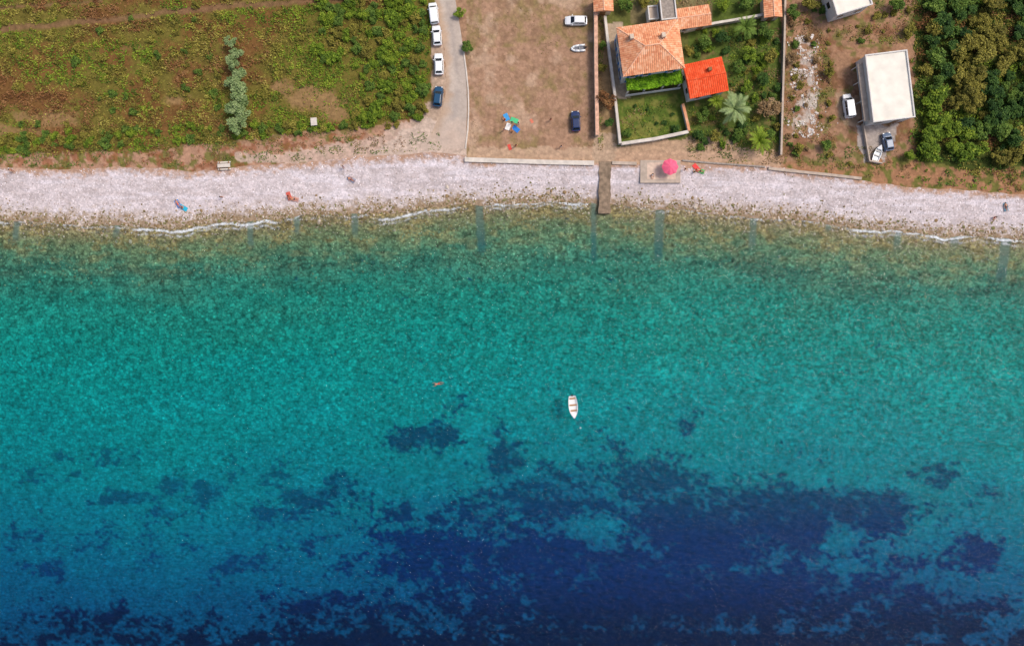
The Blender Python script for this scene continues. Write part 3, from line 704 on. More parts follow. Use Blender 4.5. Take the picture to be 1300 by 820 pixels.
# white flat roof building
W2, D2 = 7.8, 12.5
t_, rf = house(1129, 110, 7, W2, D2, 4.0, 'flat roofed white building beside the dense wood', M['roofwhite'], M['white'], kind='flat', eave=.15)
for u in (-4, -1, 2, 4.6): window(t_, 'w', W2-.3, D2-.3, u, 2.2, 1.1, 1.3)
window(t_, 's', W2-.3, D2-.3, -1.8, 2.2, 1.3, 1.2); window(t_, 's', W2-.3, D2-.3, 1.6, 1.15, 1, 2.1, door=True)
MB().box((-4.35, -.3, 2.9), (1.0, 10.6, .12)).build('awning', M['concrete'], t_)
for y in (-5.3, -1.8, 1.8, 4.7): MB().box((-4.72, y, 1.4), (.14, .14, 2.88)).build('post', M['white'], t_)
t_, rf = house(1079, -4, 17, 6.9, 5.4, 4.2, 'white building cut by the top edge above the rubble yard', M['roofwhite'], M['white'], kind='flat', eave=.2)
for u in (-1.8, 1.6): window(t_, 's', 6.5, 5.0, u, 2.2, 1.1, 1.2)
window(t_, 'w', 6.5, 5.0, 0, 2.2, 1.1, 1.2)
t_ = empty('well_box', P(400, 156, 1), R(5), 'small pale concrete box standing in the scrub above the beach', 'utility box')
MB().box((0, 0, .45), (1.0, 1.3, 1.0)).build('body', M['palecon'], t_); MB().box((0, 0, 1.0), (1.15, 1.45, .1)).build('lid', M['palecon'], t_); MB().box((0, -.68, .5), (.6, .05, .6)).build('door', M['metal'], t_)
t_ = empty('picnic_table', P(286, 211, .96), R(3), 'pale picnic table with benches at the top of the beach', 'table')
MB().box((0, 0, .75), (2.4, .7, .06)).build('tabletop', M['palecon'], t_)
for s_ in (-1, 1):
    MB().box((0, s_*.65, .45), (2.4, .28, .05)).build('bench', M['palecon'], t_); MB().box((s_*.85, 0, .36), (.08, 1.5, .7)).build('leg', M['wood'], t_)
# ---------- foliage ----------
def leafmesh(name, Cn, size, col, up=1.2, asp=.6):
    n = len(Cn); nr = rng.normal(size=(n, 3)); nr[:, 2] = np.abs(nr[:, 2])+up; nr /= np.linalg.norm(nr, axis=1)[:, None]
    a = np.cross(nr, rng.normal(size=(n, 3))); a /= np.linalg.norm(a, axis=1)[:, None]; b = np.cross(nr, a)
    s = np.asarray(size)[:, None]; a = a*s; b = b*s*asp
    V = np.stack([Cn-a, Cn-b*.9, Cn+a, Cn+b*.9], 1).reshape(-1, 3)
    F = np.arange(4*n).reshape(n, 4)
    me = bpy.data.meshes.new(name); me.from_pydata(V.tolist(), [], F.tolist()); me.materials.append(M['leaf'])
    setcol(me, np.repeat(col, 4, 0)); me.update(); return me
PAL = dict(
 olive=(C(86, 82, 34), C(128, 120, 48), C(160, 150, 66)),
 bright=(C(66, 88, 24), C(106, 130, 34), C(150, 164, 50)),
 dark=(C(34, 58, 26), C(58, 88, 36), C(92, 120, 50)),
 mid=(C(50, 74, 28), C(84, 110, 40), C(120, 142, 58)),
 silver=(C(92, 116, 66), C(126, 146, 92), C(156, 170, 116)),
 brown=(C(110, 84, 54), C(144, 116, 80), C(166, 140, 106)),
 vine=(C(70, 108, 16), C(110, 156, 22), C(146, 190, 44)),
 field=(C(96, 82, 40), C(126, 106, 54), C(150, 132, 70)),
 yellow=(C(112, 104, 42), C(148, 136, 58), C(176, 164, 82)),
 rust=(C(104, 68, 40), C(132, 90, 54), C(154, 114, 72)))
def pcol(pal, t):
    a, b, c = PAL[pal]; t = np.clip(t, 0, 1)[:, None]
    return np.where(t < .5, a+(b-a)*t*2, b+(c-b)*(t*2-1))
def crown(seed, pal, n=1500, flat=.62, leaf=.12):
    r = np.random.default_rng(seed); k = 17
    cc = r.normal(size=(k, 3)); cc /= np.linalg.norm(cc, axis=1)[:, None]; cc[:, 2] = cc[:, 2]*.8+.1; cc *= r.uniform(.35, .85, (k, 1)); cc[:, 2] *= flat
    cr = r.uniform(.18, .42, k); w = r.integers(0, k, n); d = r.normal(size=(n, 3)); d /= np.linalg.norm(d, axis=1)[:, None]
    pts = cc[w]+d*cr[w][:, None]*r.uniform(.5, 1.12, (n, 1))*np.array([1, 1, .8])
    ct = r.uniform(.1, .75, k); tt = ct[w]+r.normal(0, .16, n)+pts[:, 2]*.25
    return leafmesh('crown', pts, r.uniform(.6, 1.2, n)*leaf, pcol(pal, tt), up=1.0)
CR = {}
def hash_(s): return sum(ord(c)*(i+1) for i, c in enumerate(s))
def getcrown(pal, kind):
    if (pal, kind) not in CR: CR[(pal, kind)] = crown(hash_(pal)+kind*7, pal, *( [(1500, .62, .10), (1100, .5, .13), (1700, .7, .085), (1400, .55, .11)][kind]))
    return CR[(pal, kind)]
def trunkmesh(seed):
    r = random.Random(seed); mb = MB(); mb.tube((0, 0, -.1), (.05, .03, .75), .09, .055, 8)
    for k in range(5):
        a = k*1.26+r.random(); mb.tube((.04, .02, .45+.06*k), (.5*math.cos(a), .5*math.sin(a), 1.0+.1*r.random()), .045, .012, 6)
    return mb
TR = [trunkmesh(k).build('trunk', M['bark']) for k in range(2)]
for t_ in TR: COL.objects.unlink(t_)
def tree(px, py, r, pal, kind, label, group=None, hgt=None, name='tree', z=1.0, cat='tree'):
    hgt = hgt or r*1.0
    t_ = empty(name, P(px, py, z), random.uniform(0, 6.28), label, cat, group)
    tk = bpy.data.objects.new('trunk' if cat == 'tree' else 'stem', TR[kind % 2].data); link(tk, t_); tk.scale = (r, r, hgt)
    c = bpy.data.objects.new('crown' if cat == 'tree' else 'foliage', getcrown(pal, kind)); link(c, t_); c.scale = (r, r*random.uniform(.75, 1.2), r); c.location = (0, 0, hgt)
    return t_
def sc(cx, cy, w, h, n, mind, ok=None):
    out = []; tries = 0
    while len(out) < n and tries < n*60:
        tries += 1; x = random.uniform(cx, cx+w); y = random.uniform(cy, cy+h)
        if ok and not ok(x, y): continue
        if all((x-a)**2+(y-b)**2 > mind**2 for a, b in out): out.append((x, y))
    return out
NM = dict(dark='dark green', mid='mid green', olive='olive', bright='bright green', brown='dry brown')
WOODL = dict(dark='dark green tree in the dense wood on the far right', mid='mid green tree in the dense wood on the far right', bright='bright yellow green tree in the dense wood on the far right', olive='olive green tree in the dense wood on the far right')
for x, y in sc(1166, -25, 165, 236, 125, 10, lambda x, y: x > 1174+6*math.sin(y/17) and y < 192+(x-1170)*.12):
    q = float(fbm(np.array(x/60.), np.array(y/60.), 2, 5))+random.uniform(-.08, .08)
    pal = 'bright' if q > .56 else 'mid' if q > .45 else 'dark' if q > .35 else 'olive'
    r_ = random.uniform(1.1, 2.3)
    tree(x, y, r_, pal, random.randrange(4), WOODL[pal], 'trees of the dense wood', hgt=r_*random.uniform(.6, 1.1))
SL = dict(bright='bright green shrub in the thicket left of the parked cars', mid='mid green shrub in the thicket left of the parked cars', olive='olive shrub in the thicket left of the parked cars')
for x, y in sc(395, -15, 144, 165, 105, 8.5, lambda x, y: x > 405+(y > 80)*40+14*math.sin(y/15)-12*math.cos(y/37) and x < 540 and y < 150):
    pal = random.choice(['bright', 'bright', 'mid', 'olive']); r_ = random.uniform(.8, 1.6)
    tree(x, y, r_, pal, random.randrange(4), SL[pal], 'shrubs of the roadside thicket', hgt=r_*.45, name='shrub', cat='shrub')
for i, (x, y) in enumerate(sc(0, 158, 520, 34, 85, 7.5, lambda x, y: y < 194-.065*x and y > 172-.05*x)):
    pal = random.choice(['mid', 'olive', 'bright']); r_ = random.uniform(.6, 1.25)
    tree(x, y, r_, pal, random.randrange(4), 'low %s shrub in the belt above the left beach' % NM[pal], 'shrubs of the belt above the beach', hgt=r_*.35, name='shrub', cat='shrub')
for x, y in sc(5, -10, 390, 170, 60, 16, lambda x, y: not (280 < x < 330) and not (340 < x < 440 and 95 < y < 150)):
    pal = random.choice(['olive', 'olive', 'mid']); r_ = random.uniform(.6, 1.3)
    tree(x, y, r_, pal, random.randrange(4), 'scattered %s shrub in the overgrown field' % NM[pal], 'shrubs scattered in the overgrown field', hgt=r_*.25, name='shrub', cat='shrub')
ordw = ['topmost', 'second from the top', 'third from the top', 'fourth from the top', 'fifth from the top', 'sixth from the top', 'seventh from the top', 'eighth from the top', 'lowest']
for i in range(9):
    tree(302+(i % 2)*6-3+i*.9, 58+i*13, 1.2+.16*i if i < 6 else 2.0, 'silver', i % 4, 'grey green tree in the narrow field row, %s' % ordw[i], 'grey green trees in the narrow field row', hgt=2.4)
GT = [(893, 57, 1.5, 'mid', 'round green tree above the orange roof in the palm garden'), (915, 50, 1.7, 'dark', 'dark green tree left of the upper palm'), (968, 45, 1.9, 'mid', 'green tree near the shed in the palm garden'),
      (975, 75, 1.5, 'olive', 'olive tree by the boundary wall, upper part of the garden'), (950, 72, 1.6, 'bright', 'bright green tree in the middle of the palm garden'), (935, 88, 1.3, 'mid', 'green tree right of the orange roof'),
      (965, 105, 1.6, 'dark', 'dark green tree by the boundary wall at mid garden'), (945, 112, 1.3, 'bright', 'bright tree above the bare brown tree'), (972, 140, 2.1, 'brown', 'bare brown leafless tree beside the boundary wall'),
      (890, 150, 1.4, 'mid', 'green tree left of the big grey palm'), (884, 172, 1.3, 'dark', 'dark tree at the corner of the small lawn'), (905, 175, 1.3, 'olive', 'olive tree below the big grey palm'), (975, 172, 1.1, 'mid', 'small green tree at the lower corner of the palm garden'),
      (935, 172, 1.1, 'mid', 'small tree between the grey palm and the green palm'), (768, 130, 1.9, 'rust', 'rust brown tree between the two garden walls'), (772, 158, 1.1, 'dark', 'dark tree below the rust brown tree'),
      (816, 5, 1.5, 'olive', 'olive tree behind the old house by the top edge'), (793, 10, 1.6, 'mid', 'green tree at top edge left of the old house'), (918, 12, 1.6, 'bright', 'bright green tree at the top edge above the garden'), (945, 8, 1.6, 'mid', 'mid green tree at the top edge above the garden'),
      (765, 60, 1.0, 'mid', 'small green tree beside the garden wall, level with the old house'), (764, 88, 1.0, 'olive', 'small olive tree beside the garden wall'), (858, 165, .9, 'dark', 'little dark bush in the corner of the small lawn'), (794, 170, .9, 'mid', 'little green bush in left corner of the small lawn'),
      (584, 20, 1.1, 'bright', 'bright green bush right of the road near the top edge'), (593, 62, 1.1, 'mid', 'green bush right of the road below the upper bush'), (1003, 20, 1.6, 'mid', 'green bush right of the boundary wall near the top edge'),
      (1025, 8, 1.5, 'olive', 'olive bush left of the cut off white building'), (1135, 8, 1.7, 'mid', 'green bush right of the cut off white building'), (1003, 75, 1.2, 'brown', 'dry brown bush by the boundary wall'), (1050, 95, 1.1, 'olive', 'olive bush in the rubble yard'),
      (1150, 40, 1.2, 'olive', 'olive bush above the flat roofed building'), (1045, 185, 1.2, 'mid', 'green bush at the lower side of the rubble yard'), (1012, 190, 1.0, 'olive', 'olive bush at lower left of the rubble yard'), (1150, 200, 1.3, 'bright', 'bright bush right of the little terrace')]
for i, (x, y, r_, pal, lab) in enumerate(GT): tree(x, y, r_*1.0, pal, i % 4, lab, hgt=r_*1.0)
for x, y in sc(872, 40, 116, 148, 46, 8.5, lambda x, y: not (x < 926 and 74 < y < 138) and not ((x-926)**2+(y-143)**2 < 350) and not ((x-972)**2+(y-140)**2 < 180) and not ((x-958)**2+(y-181)**2 < 150)):
    pal = random.choice(['dark', 'mid', 'mid', 'olive', 'bright']); r_ = random.uniform(.5, 1.2)
    tree(x, y, r_, pal, random.randrange(4), 'low %s shrub filling in between the trees of the palm garden' % NM[pal], 'low shrubs of the palm garden', hgt=r_*.5, name='shrub', cat='shrub')
for x, y in sc(790, 126, 76, 50, 7, 10, lambda x, y: y > 132 and inpoly(np.array(x), np.array(y), [(790, 132), (860, 124), (866, 166), (796, 176)])):
    tree(x, y, random.uniform(.35, .7), 'dark', random.randrange(4), 'small dark green shrub dotted over the walled lawn', 'shrubs dotted over the walled lawn', hgt=.3, name='shrub', cat='shrub')
for x, y in sc(1000, 5, 160, 205, 40, 9, lambda x, y: not (1058 < x < 1160 and 55 < y < 208) and not (1045 < x < 1112 and y < 34)):
    pal = random.choice(['brown', 'olive', 'olive', 'mid']); r_ = random.uniform(.4, .95)
    tree(x, y, r_, pal, random.randrange(4), 'small %s shrub scattered over the rubble yard' % NM[pal], 'shrubs scattered over the rubble yard', hgt=r_*.4, name='shrub', cat='shrub')
n = 5200; q = np.stack([rng.uniform(-5.2, 5.2, n), rng.uniform(-1.55, 1.35, n), h+.3+rng.uniform(-.1, .25, n)], -1); q[:, 1] += (fbm(q[:, 0], q[:, 0]*0, 2, 5)-.5)*.5
me = leafmesh('vine', q, rng.uniform(.09, .2, n), pcol('vine', fbm(q[:, 0]*1.5, q[:, 1]*1.5, 3, 9)*1.6-.35+rng.normal(0, .12, n))); link(bpy.data.objects.new('vine', me), pg)
# palms
def palm(px, py, hgt, L_, pal, label, nf=20):
    t_ = empty('palm_tree', P(px, py), random.random()*6, label, 'palm')
    MB().tube((0, 0, -.1), (.1, 0, hgt), .3, .22, 10).build('trunk', M['bark'], t_)
    n = 18
    pts = [(L_*(k/n)*.95, L_*(.32*math.sin(k/n*2.2)-.22*(k/n)**2)) for k in range(n+1)]
    vs = [(x, 0, z) for x, z in pts]; fs = []; t0 = rng.uniform(.3, .8, n+1); tv = list(t0)
    for k in range(1, n):
        x, z = pts[k]; wd = .3*L_*math.sin(min(1, k/n*.95+.12)*math.pi)**.6*.5+.03
        for s_ in (-1, 1):
            b0 = len(vs); vs += [(x+wd*.9+.02, s_*wd, z-wd*.3)]; tv.append(.95)
            fs.append((k, k+1, b0) if s_ > 0 else (k+1, k, b0))
    fs.append((0, 1, len(vs))); vs.append((.03, .05, pts[1][1])); tv.append(.4)
    me = bpy.data.meshes.new('frond'); me.from_pydata(vs, [], fs); me.materials.append(M['leaf'])
    setcol(me, pcol(pal, np.array(tv)))
    for k in range(nf):
        f = bpy.data.objects.new('frond', me); link(f, t_); f.location = (.1, 0, hgt); f.rotation_euler = (random.uniform(-.2, .2), random.uniform(-.55, .35), k*2*math.pi/nf*1.0+random.uniform(-.15, .15)); s_ = random.uniform(.75, 1.15); f.scale = (s_, s_, s_)
palm(926, 143, 2.8, 3.4, 'silver', 'large grey green palm with spreading fronds in the garden', 22)
palm(958, 181, 2.2, 2.8, 'bright', 'bright green palm at the seaward edge of the palm garden', 18)
palm(940, 42, 3.0, 2.6, 'mid', 'green palm in the upper part of the garden', 18)
palm(905, 132, 1.8, 1.8, 'bright', 'small bright palm just below the orange roof', 16)
# ground cover
def cover(name, n, x0, x1, y0, y1, ok, zf, pals, seed, label, size=(.1, .26), big=(38, 22), bias=None):
    x = rng.uniform(x0, x1, n); y = rng.uniform(y0, y1, n); d = fbm(x/11, y/11, 4, seed)
    k = ok(x, y) & (rng.random(n) < sstep(.28, .6, d)*.95+.08); x, y, d = x[k], y[k], d[k]; n = len(x)
    z = 1+rng.random(n)*zf*sstep(.3, .7, d)+.03
    s = (H-z)/1000; Cn = np.stack([(x-650)*s, (365-y)*s, z], -1)
    q = fbm(x/big[0], y/big[1], 3, seed+3)*.8+fbm(x/9, y/9, 2, seed+4)*.2+rng.normal(0, .04, n); tt = fbm(x/6, y/6, 3, seed+5)*1.5-.3+rng.normal(0, .15, n)
    if bias is not None: q = q+bias(x, y)
    col = np.zeros((n, 3)); edges = pals[1]
    for i, pn in enumerate(pals[0]):
        m = (q >= edges[i]) & (q < edges[i+1]); col[m] = pcol(pn, tt)[m]
    me = leafmesh(name, Cn, rng.uniform(size[0], size[1], n), col, up=.9)
    tag(link(bpy.data.objects.new(name, me)), label, 'vegetation', kind='stuff')
FP = [(-200, -70), (545, -70), (550, 0), (545, 60), (542, 130), (520, 150), (440, 160), (380, 168), (280, 182), (180, 190), (60, 196), (-200, 200)]
cover('field_vegetation', 105000, -60, 550, -60, 200, lambda x, y: inpoly(x+(fbm(x/9, y/9, 2, 6)-.5)*14, y+(fbm(x/9, y/9, 2, 7)-.5)*14, FP) & (trackd(x, y) > 1+9*(fbm(x/6, y/6, 3, 3)-.2)) & (rng.random(x.shape) > bare(x, y)*.88) & ~((x > 394) & (x < 406) & (y > 149) & (y < 164)), .6,
      (['rust', 'field', 'yellow', 'olive', 'bright'], [-1, .405, .46, .50, .62, 2]), 200, 'tangled olive and brown vegetation covering the field', big=(75, 34), bias=lambda x, y: .10*sstep(158, 178, y)+.08*sstep(390, 440, x)-.05*np.exp(-((y-135)/22)**2)*(x < 330))
cover('bank_scrub', 16000, -40, 560, 168, 216, lambda x, y: (y < top(x)-3) & (fbm(x/10, y/6, 3, 15) > .48) & (y > 186-.06*x), .35, (['rust', 'brown', 'olive', 'mid'], [-1, .42, .5, .57, 2]), 230, 'dry tufts of scrub on the bank above the beach', (.08, .18))
cover('garden_plants', 26000, 757, 990, -20, 192, lambda x, y: ((x > 874) & (y > 36) & ~((x < 925) & (y < 136)) | (y < 8) | ((x > 788) & (x < 862) & (y > 128) & (y < 176) & (fbm(x/8, y/8, 3, 3) > .5)) | ((x > 760) & (x < 766))), .3, (['brown', 'olive', 'mid', 'bright'], [-1, .38, .46, .58, 2]), 260, 'low green plants growing between the trees of the gardens', (.08, .2))
cover('yard_scrub', 18000, 995, 1165, -20, 225, lambda x, y: (fbm(x/13, y/13, 3, 19) > .48) & ~((x > 1062) & (x < 1160) & (y > 55) & (y < 208)) & ~((x > 1045) & (x < 1110) & (y < 32)), .3, (['brown', 'rust', 'field', 'olive', 'mid'], [-1, .40, .44, .5, .6, 2]), 290, 'patchy scrub growing over the rubble yard', (.08, .2))
cover('wood_undergrowth', 36000, 1152, 1345, -30, 244, lambda x, y: (x > 1160+(fbm(x/9, y/9, 2, 6)-.5)*20) & (y < top(x)-4) & ((y < 205) | (fbm(x/9, y/7, 3, 8) > .48)), .8, (['rust', 'olive', 'mid', 'bright'], [-1, .36, .46, .57, 2]), 320, 'dense green undergrowth filling the wood on the right', (.1, .26))
cover('field_grass', 6500, 592, 757, -20, 204, lambda x, y: (fbm(x/14, y/14, 3, 29) > .54) & ((y < 70) | (x < 612) | (x > 742)), .12, (['brown', 'field', 'olive'], [-1, .45, .62, 2]), 350, 'thin dry grass on the bare field', (.05, .12))
cover('shore_scrub', 7000, 870, 1150, 186, 226, lambda x, y: (y < top(x)-2) & (fbm(x/12, y/7, 3, 44) > .54), .3, (['brown', 'olive', 'mid'], [-1, .42, .52, 2]), 380, 'tufts of scrub along the top of the right beach', (.08, .18))
def g3(n):
    px = rng.normal(1022, 10, n); py = rng.uniform(45, 175, n); k = fbm(px/7, py/9, 3, 91) > .5; px, py = px[k], py[k]; n = len(px)
    pal = np.array([C(204, 192, 182), C(176, 156, 138), C(220, 212, 206)]); return px, py, rng.uniform(.06, .26, n), np.ones(n)+.03, pal[rng.integers(0, 3, n)]
rocks('rubble', 1100, g3, 'pale rubble stones strewn across the dirt yard')
# ---------- people ----------
J = dict(pelvis=(0, 0, .95), waist=(0, 0, 1.1), chest=(0, .0, 1.32), neck=(0, 0, 1.46), head=(0, .02, 1.56), crown=(0, .01, 1.66),
 sh=(.17, 0, 1.4), el=(.25, -.02, 1.12), wr=(.28, .06, .88), ha=(.29, .09, .80), hip=(.09, 0, .9), kn=(.10, .03, .5), an=(.10, 0, .09), toe=(.12, .17, .035))
RAD = dict(pelvis=.13, waist=.115, chest=.15, neck=.055, head=.095, crown=.07, sh=.06, el=.04, wr=.028, ha=.035, hip=.09, kn=.058, an=.038, toe=.03)
def pose(kind):
    j = dict(J)
    if kind == 'lie':
        return {k: (v[0]*(1.35 if k in ('el', 'wr', 'ha') else 1.1), v[2]-.85, .13-v[1]*.3 if k != 'toe' else .2) for k, v in j.items()}
    if kind == 'sit':
        j.update(pelvis=(0, 0, .13), waist=(0, -.05, .28), chest=(0, -.06, .5), neck=(0, -.04, .64), head=(0, .0, .74), crown=(0, .0, .84), sh=(.17, -.05, .58), el=(.26, .12, .38), wr=(.17, .33, .42), ha=(.13, .4, .42), hip=(.09, .06, .12), kn=(.15, .45, .42), an=(.13, .72, .09), toe=(.13, .9, .04))
    if kind == 'swim':
        j = {k: (v[0], v[2]-.85, -.02) for k, v in j.items()}
        j.update(el=(.34, .75, -.04), wr=(.3, 1.0, .0), ha=(.29, 1.1, 0), head=(0, .73, .06), crown=(0, .83, .08), toe=(.13, -.98, -.05), kn=(.2, -.32, -.08))
    return j
SKC = {}
def skinmesh(kind, what):
    if (kind, what) in SKC: return SKC[(kind, what)]
    j = pose(kind); bm = bmesh.new(); lay = bm.verts.layers.skin.verify(); vd = {}
    def V(name, co, r, root=False):
        v = bm.verts.new(co); v[lay].radius = (r, r); v[lay].use_root = root; vd[name] = v; return v
    mir = lambda c: (-c[0], c[1], c[2])
    if what == 'body':
        for k in ('pelvis', 'waist', 'chest', 'neck', 'head', 'crown'): V(k, j[k], RAD[k], k == 'pelvis')
        for a, b in (('pelvis', 'waist'), ('waist', 'chest'), ('chest', 'neck'), ('neck', 'head'), ('head', 'crown')): bm.edges.new((vd[a], vd[b]))
        for s_, f in (('r', lambda c: c), ('l', mir)):
            for k in ('sh', 'el', 'wr', 'ha', 'hip', 'kn', 'an', 'toe'): V(k+s_, f(j[k]), RAD[k])
            for a, b in (('chest', 'sh'+s_), ('sh'+s_, 'el'+s_), ('el'+s_, 'wr'+s_), ('wr'+s_, 'ha'+s_), ('pelvis', 'hip'+s_), ('hip'+s_, 'kn'+s_), ('kn'+s_, 'an'+s_), ('an'+s_, 'toe'+s_)): bm.edges.new((vd[a], vd[b]))
            hp = Vector(f(j['ha'])); dr = (hp-Vector(f(j['wr']))).normalized(); sd = dr.cross(Vector((0, 0, 1)))
            if sd.length < .1: sd = Vector((0, 1, 0))
            sd.normalize()
            for q in range(5):
                off = (q-2)*.02; ln = (.05, .085, .095, .085, .07)[q]
                v = V('f%d' % q+s_, tuple(hp+sd*off*1.6+dr*ln), .009); bm.edges.new((vd['ha'+s_], v))
    else:
        V('p', j['pelvis'], .15, True); V('w', Vector(j['pelvis']).lerp(Vector(j['waist']), .6 if what == 'shorts' else 1.0), .135); bm.edges.new((vd['p'], vd['w']))
        if what == 'shirt':
            V('c', j['chest'], .17); bm.edges.new((vd['w'], vd['c']))
            for s_, f in (('r', lambda c: c), ('l', mir)): V('s'+s_, Vector(f(j['sh'])).lerp(Vector(f(j['el'])), .35), .075); bm.edges.new((vd['c'], vd['s'+s_]))
        for s_, f in (('r', lambda c: c), ('l', mir)): V('h'+s_, Vector(f(j['hip'])).lerp(Vector(f(j['kn'])), .45), .095); bm.edges.new((vd['p'], vd['h'+s_]))
    me = bpy.data.meshes.new(what); bm.to_mesh(me); bm.free(); SKC[(kind, what)] = me; return me
def skobj(name, me, mat, parent):
    me = me.copy(); me.materials.append(mat); o = bpy.data.objects.new(name, me); link(o, parent)
    m = o.modifiers.new('Skin', 'SKIN'); m.use_smooth_shade = True
    s_ = o.modifiers.new('Sub', 'SUBSURF'); s_.levels = 1; s_.render_levels = 1
    return o
def person(px, py, z, rot, kind, col, label, what='shorts', group=None):
    t_ = empty('person', P(px, py, z), R(rot), label, 'person', group)
    skobj('body', skinmesh(kind, 'body'), M['skin'], t_)
    skobj(what, skinmesh(kind, what), paint(*col), t_)
    j = pose(kind); hd = Vector(j['head']).lerp(Vector(j['crown']), .7); d = (Vector(j['crown'])-Vector(j['head'])).normalized()
    rings = []
    back = Vector((0, -1, 0)) if kind in ('sit', 'stand') else Vector((0, 0, -.3 if kind == 'lie' else 1))
    a = d.orthogonal().normalized(); b = d.cross(a)
    for k in range(6):
        th = .05+k*.32; rings.append([tuple(hd+back*.02+d*(.125*math.cos(th))+(a*math.cos(f*math.pi/5)+b*math.sin(f*math.pi/5))*.125*math.sin(th)) for f in range(10)])
    MB().loft(rings).build('hair', M['hair'], t_, True)
    return t_
def towel(px, py, z, rot, col, label, w=.9, l=1.8):
    mb = MB(); nx, ny = 4, 8
    vs = [((i/nx-.5)*w, (k/ny-.5)*l, .03+.02*math.sin(i*2.1+k*1.3)) for k in range(ny+1) for i in range(nx+1)]
    mb.add(vs, [(k*(nx+1)+i, k*(nx+1)+i+1, (k+1)*(nx+1)+i+1, (k+1)*(nx+1)+i) for k in range(ny) for i in range(nx)])
    o = mb.build('beach_towel', paint(*col)); o.location = P(px, py, z); o.rotation_euler = (0, 0, R(rot)); tag(o, label, 'towel'); return o
def bz(px, py):
    return float(beachz(np.array([px*1.]), np.array([py*1.]))[0])+.04
for args in [
 (226, 259, 30, (60, 130, 200), 'left blue towel on the left beach'), (233, 264, 60, (40, 170, 200), 'turquoise towel beside the blue towel on the left beach'),
 (367, 249, 20, (200, 90, 76), 'red towel on the beach below the scrub'), (374, 253, 80, (196, 150, 140), 'pinkish towel beside the red towel'),
 (884, 213, 40, (230, 70, 66), 'red towel on the beach right of the pink parasol'), (889, 217, 70, (70, 170, 90), 'green towel on the beach right of the pink parasol'),
 (1277, 263, 10, (110, 150, 170), 'blue grey towel on the far right beach'), (446, 228, 60, (140, 146, 166), 'grey blue towel on the middle of the beach')]:
    towel(args[0], args[1], bz(args[0], args[1])+.06, *args[2:], w=.8, l=1.6)
person(226, 259, bz(226, 259)+.1, 30, 'lie', (230, 90, 60), 'person lying on the left blue towel')
person(233, 264, bz(233, 264)+.1, 60, 'sit', (30, 60, 120), 'person sitting on the turquoise towel')
person(367, 249, bz(367, 249)+.1, 200, 'sit', (200, 50, 40), 'person sitting on the red towel below the scrub')
person(374, 253, bz(374, 253)+.1, 80, 'lie', (60, 60, 70), 'person lying on the pinkish towel')
person(437, 213, bz(437, 213), 120, 'stand', (60, 80, 140), 'person in a blue shirt standing high on the beach', 'shirt')
person(283, 251, bz(283, 251), 20, 'stand', (40, 40, 40), 'person in dark clothes standing left of the red towel', 'shirt')
person(446, 228, bz(446, 228)+.1, 60, 'lie', (120, 60, 60), 'person lying on the grey blue towel')
person(889, 217, bz(889, 217)+.1, 70, 'lie', (40, 40, 60), 'person lying on the green towel')
person(881, 219, bz(881, 219), 0, 'sit', (40, 110, 60), 'person sitting on the pebbles by the red towel')
person(868, 216, bz(868, 216), 90, 'stand', (220, 220, 220), 'person in a white shirt standing just right of the terrace', 'shirt')
person(1262, 276, bz(1262, 276), 150, 'sit', (190, 50, 50), 'person in red shorts sitting on the far right beach')
person(1277, 263, bz(1277, 263)+.1, 10, 'lie', (60, 60, 60), 'person lying on the blue grey towel')
person(18, 217, bz(18, 217), 150, 'stand', (120, 40, 40), 'person in dark red at the far left top of the beach', 'shirt')
person(557, 487, -.02, 100, 'swim', (200, 60, 50), 'lone swimmer in the turquoise water left of the boat')
person(828, 222, 1.14, 180, 'sit', (240, 240, 240), 'person sitting on the terrace left of the pink parasol', 'shirt')
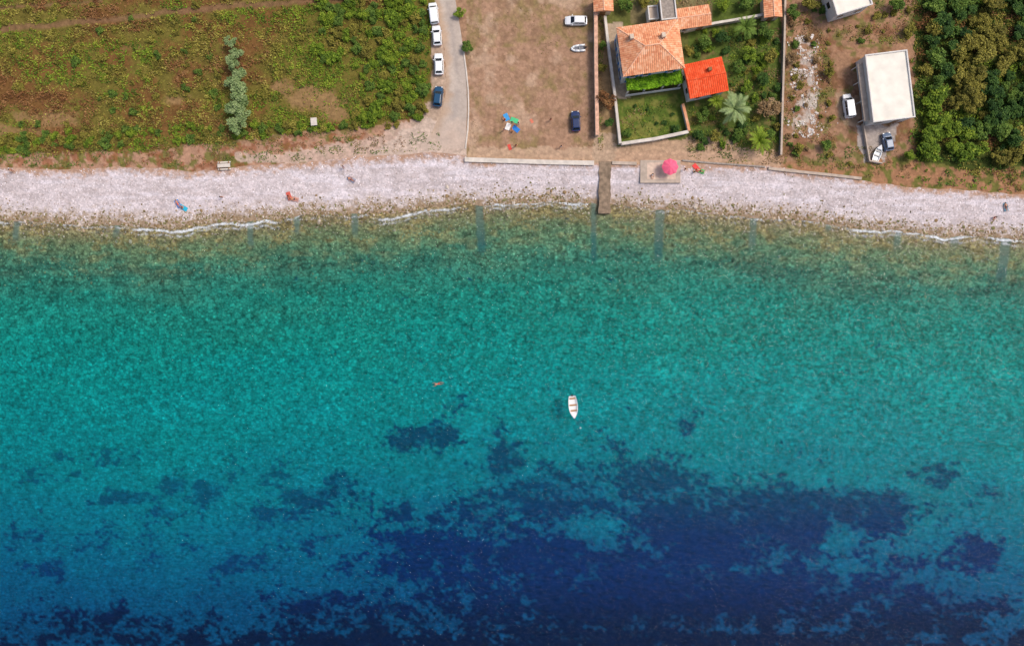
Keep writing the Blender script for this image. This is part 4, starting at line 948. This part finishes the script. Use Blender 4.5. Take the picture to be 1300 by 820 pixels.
# picnic group on the bare field
towel(643, 149, 1.02, 25, (60, 150, 210), 'light blue mat at the top of the picnic group', .9, 1.4)
towel(653, 153, 1.04, 70, (80, 190, 130), 'green mat in the middle of the picnic group', .9, 1.5)
towel(645, 161, 1.06, -20, (230, 225, 220), 'white mat in the middle of the picnic group', .9, 1.3)
towel(655, 164, 1.02, 50, (40, 120, 200), 'deep blue mat at the lower right of the picnic group', .9, 1.4)
towel(647, 187, 1.02, 20, (214, 80, 66), 'red mat near the sea wall below the picnic group', .6, 1.1)
towel(675, 154, 1.02, 30, (210, 120, 94), 'small red mat between the picnic group and the dark blue car', .5, .8)
person(641, 153, 1.03, 40, 'sit', (220, 60, 50), 'person in red at the left of the picnic group', 'shirt')
person(650, 157, 1.05, 200, 'stand', (50, 160, 110), 'person in green standing in the picnic group', 'shirt')
person(658, 158, 1.03, 130, 'stand', (240, 240, 240), 'person in white at the right of the picnic group', 'shirt')
person(650, 168, 1.03, 10, 'sit', (240, 180, 40), 'person in yellow at the bottom of the picnic group', 'shirt')
person(699, 153, 1.0, 10, 'stand', (200, 50, 50), 'person in red walking between picnic group and blue car', 'shirt')
person(655, 186, 1.0, 10, 'stand', (230, 120, 90), 'person in orange standing by the red mat', 'shirt')
person(712, 187, 1.0, 10, 'stand', (235, 235, 235), 'person in white standing above the sea wall', 'shirt')
person(640, 166, 1.0, 70, 'stand', (60, 60, 160), 'person in blue at the lower left of the picnic group', 'shirt')
# ---------- light, world, camera ----------
az, el = R(62), R(56)
sd = Vector((math.sin(az)*math.cos(el), math.cos(az)*math.cos(el), math.sin(el)))
ld = bpy.data.lights.new('sun', 'SUN'); ld.energy = 2.1; ld.angle = R(16); ld.color = (1, .94, .86)
lo = bpy.data.objects.new('sun', ld); link(lo); lo.rotation_euler = sd.to_track_quat('Z', 'Y').to_euler()
w = bpy.data.worlds.new('World'); S.world = w; w.use_nodes = True; nt = w.node_tree; bg = nt.nodes['Background']
sk = nt.nodes.new('ShaderNodeTexSky'); sk.sky_type = 'NISHITA'; sk.sun_disc = False; sk.sun_elevation = el; sk.sun_rotation = az; sk.dust_density = 4; sk.air_density = 1.0
nt.links.new(sk.outputs[0], bg.inputs[0]); bg.inputs[1].default_value = .15
cd = bpy.data.cameras.new('camera'); cam = bpy.data.objects.new('camera', cd); link(cam); cam.location = (0, 0, H); cam.rotation_euler = (0, 0, 0)
cd.sensor_width = 36; cd.lens = 36*1000/1300; cd.shift_y = -45/1300; cd.clip_end = 20000; cd.clip_start = 1; S.camera = cam
S.view_settings.view_transform = 'Standard'; S.view_settings.look = 'None'; S.view_settings.exposure = 0
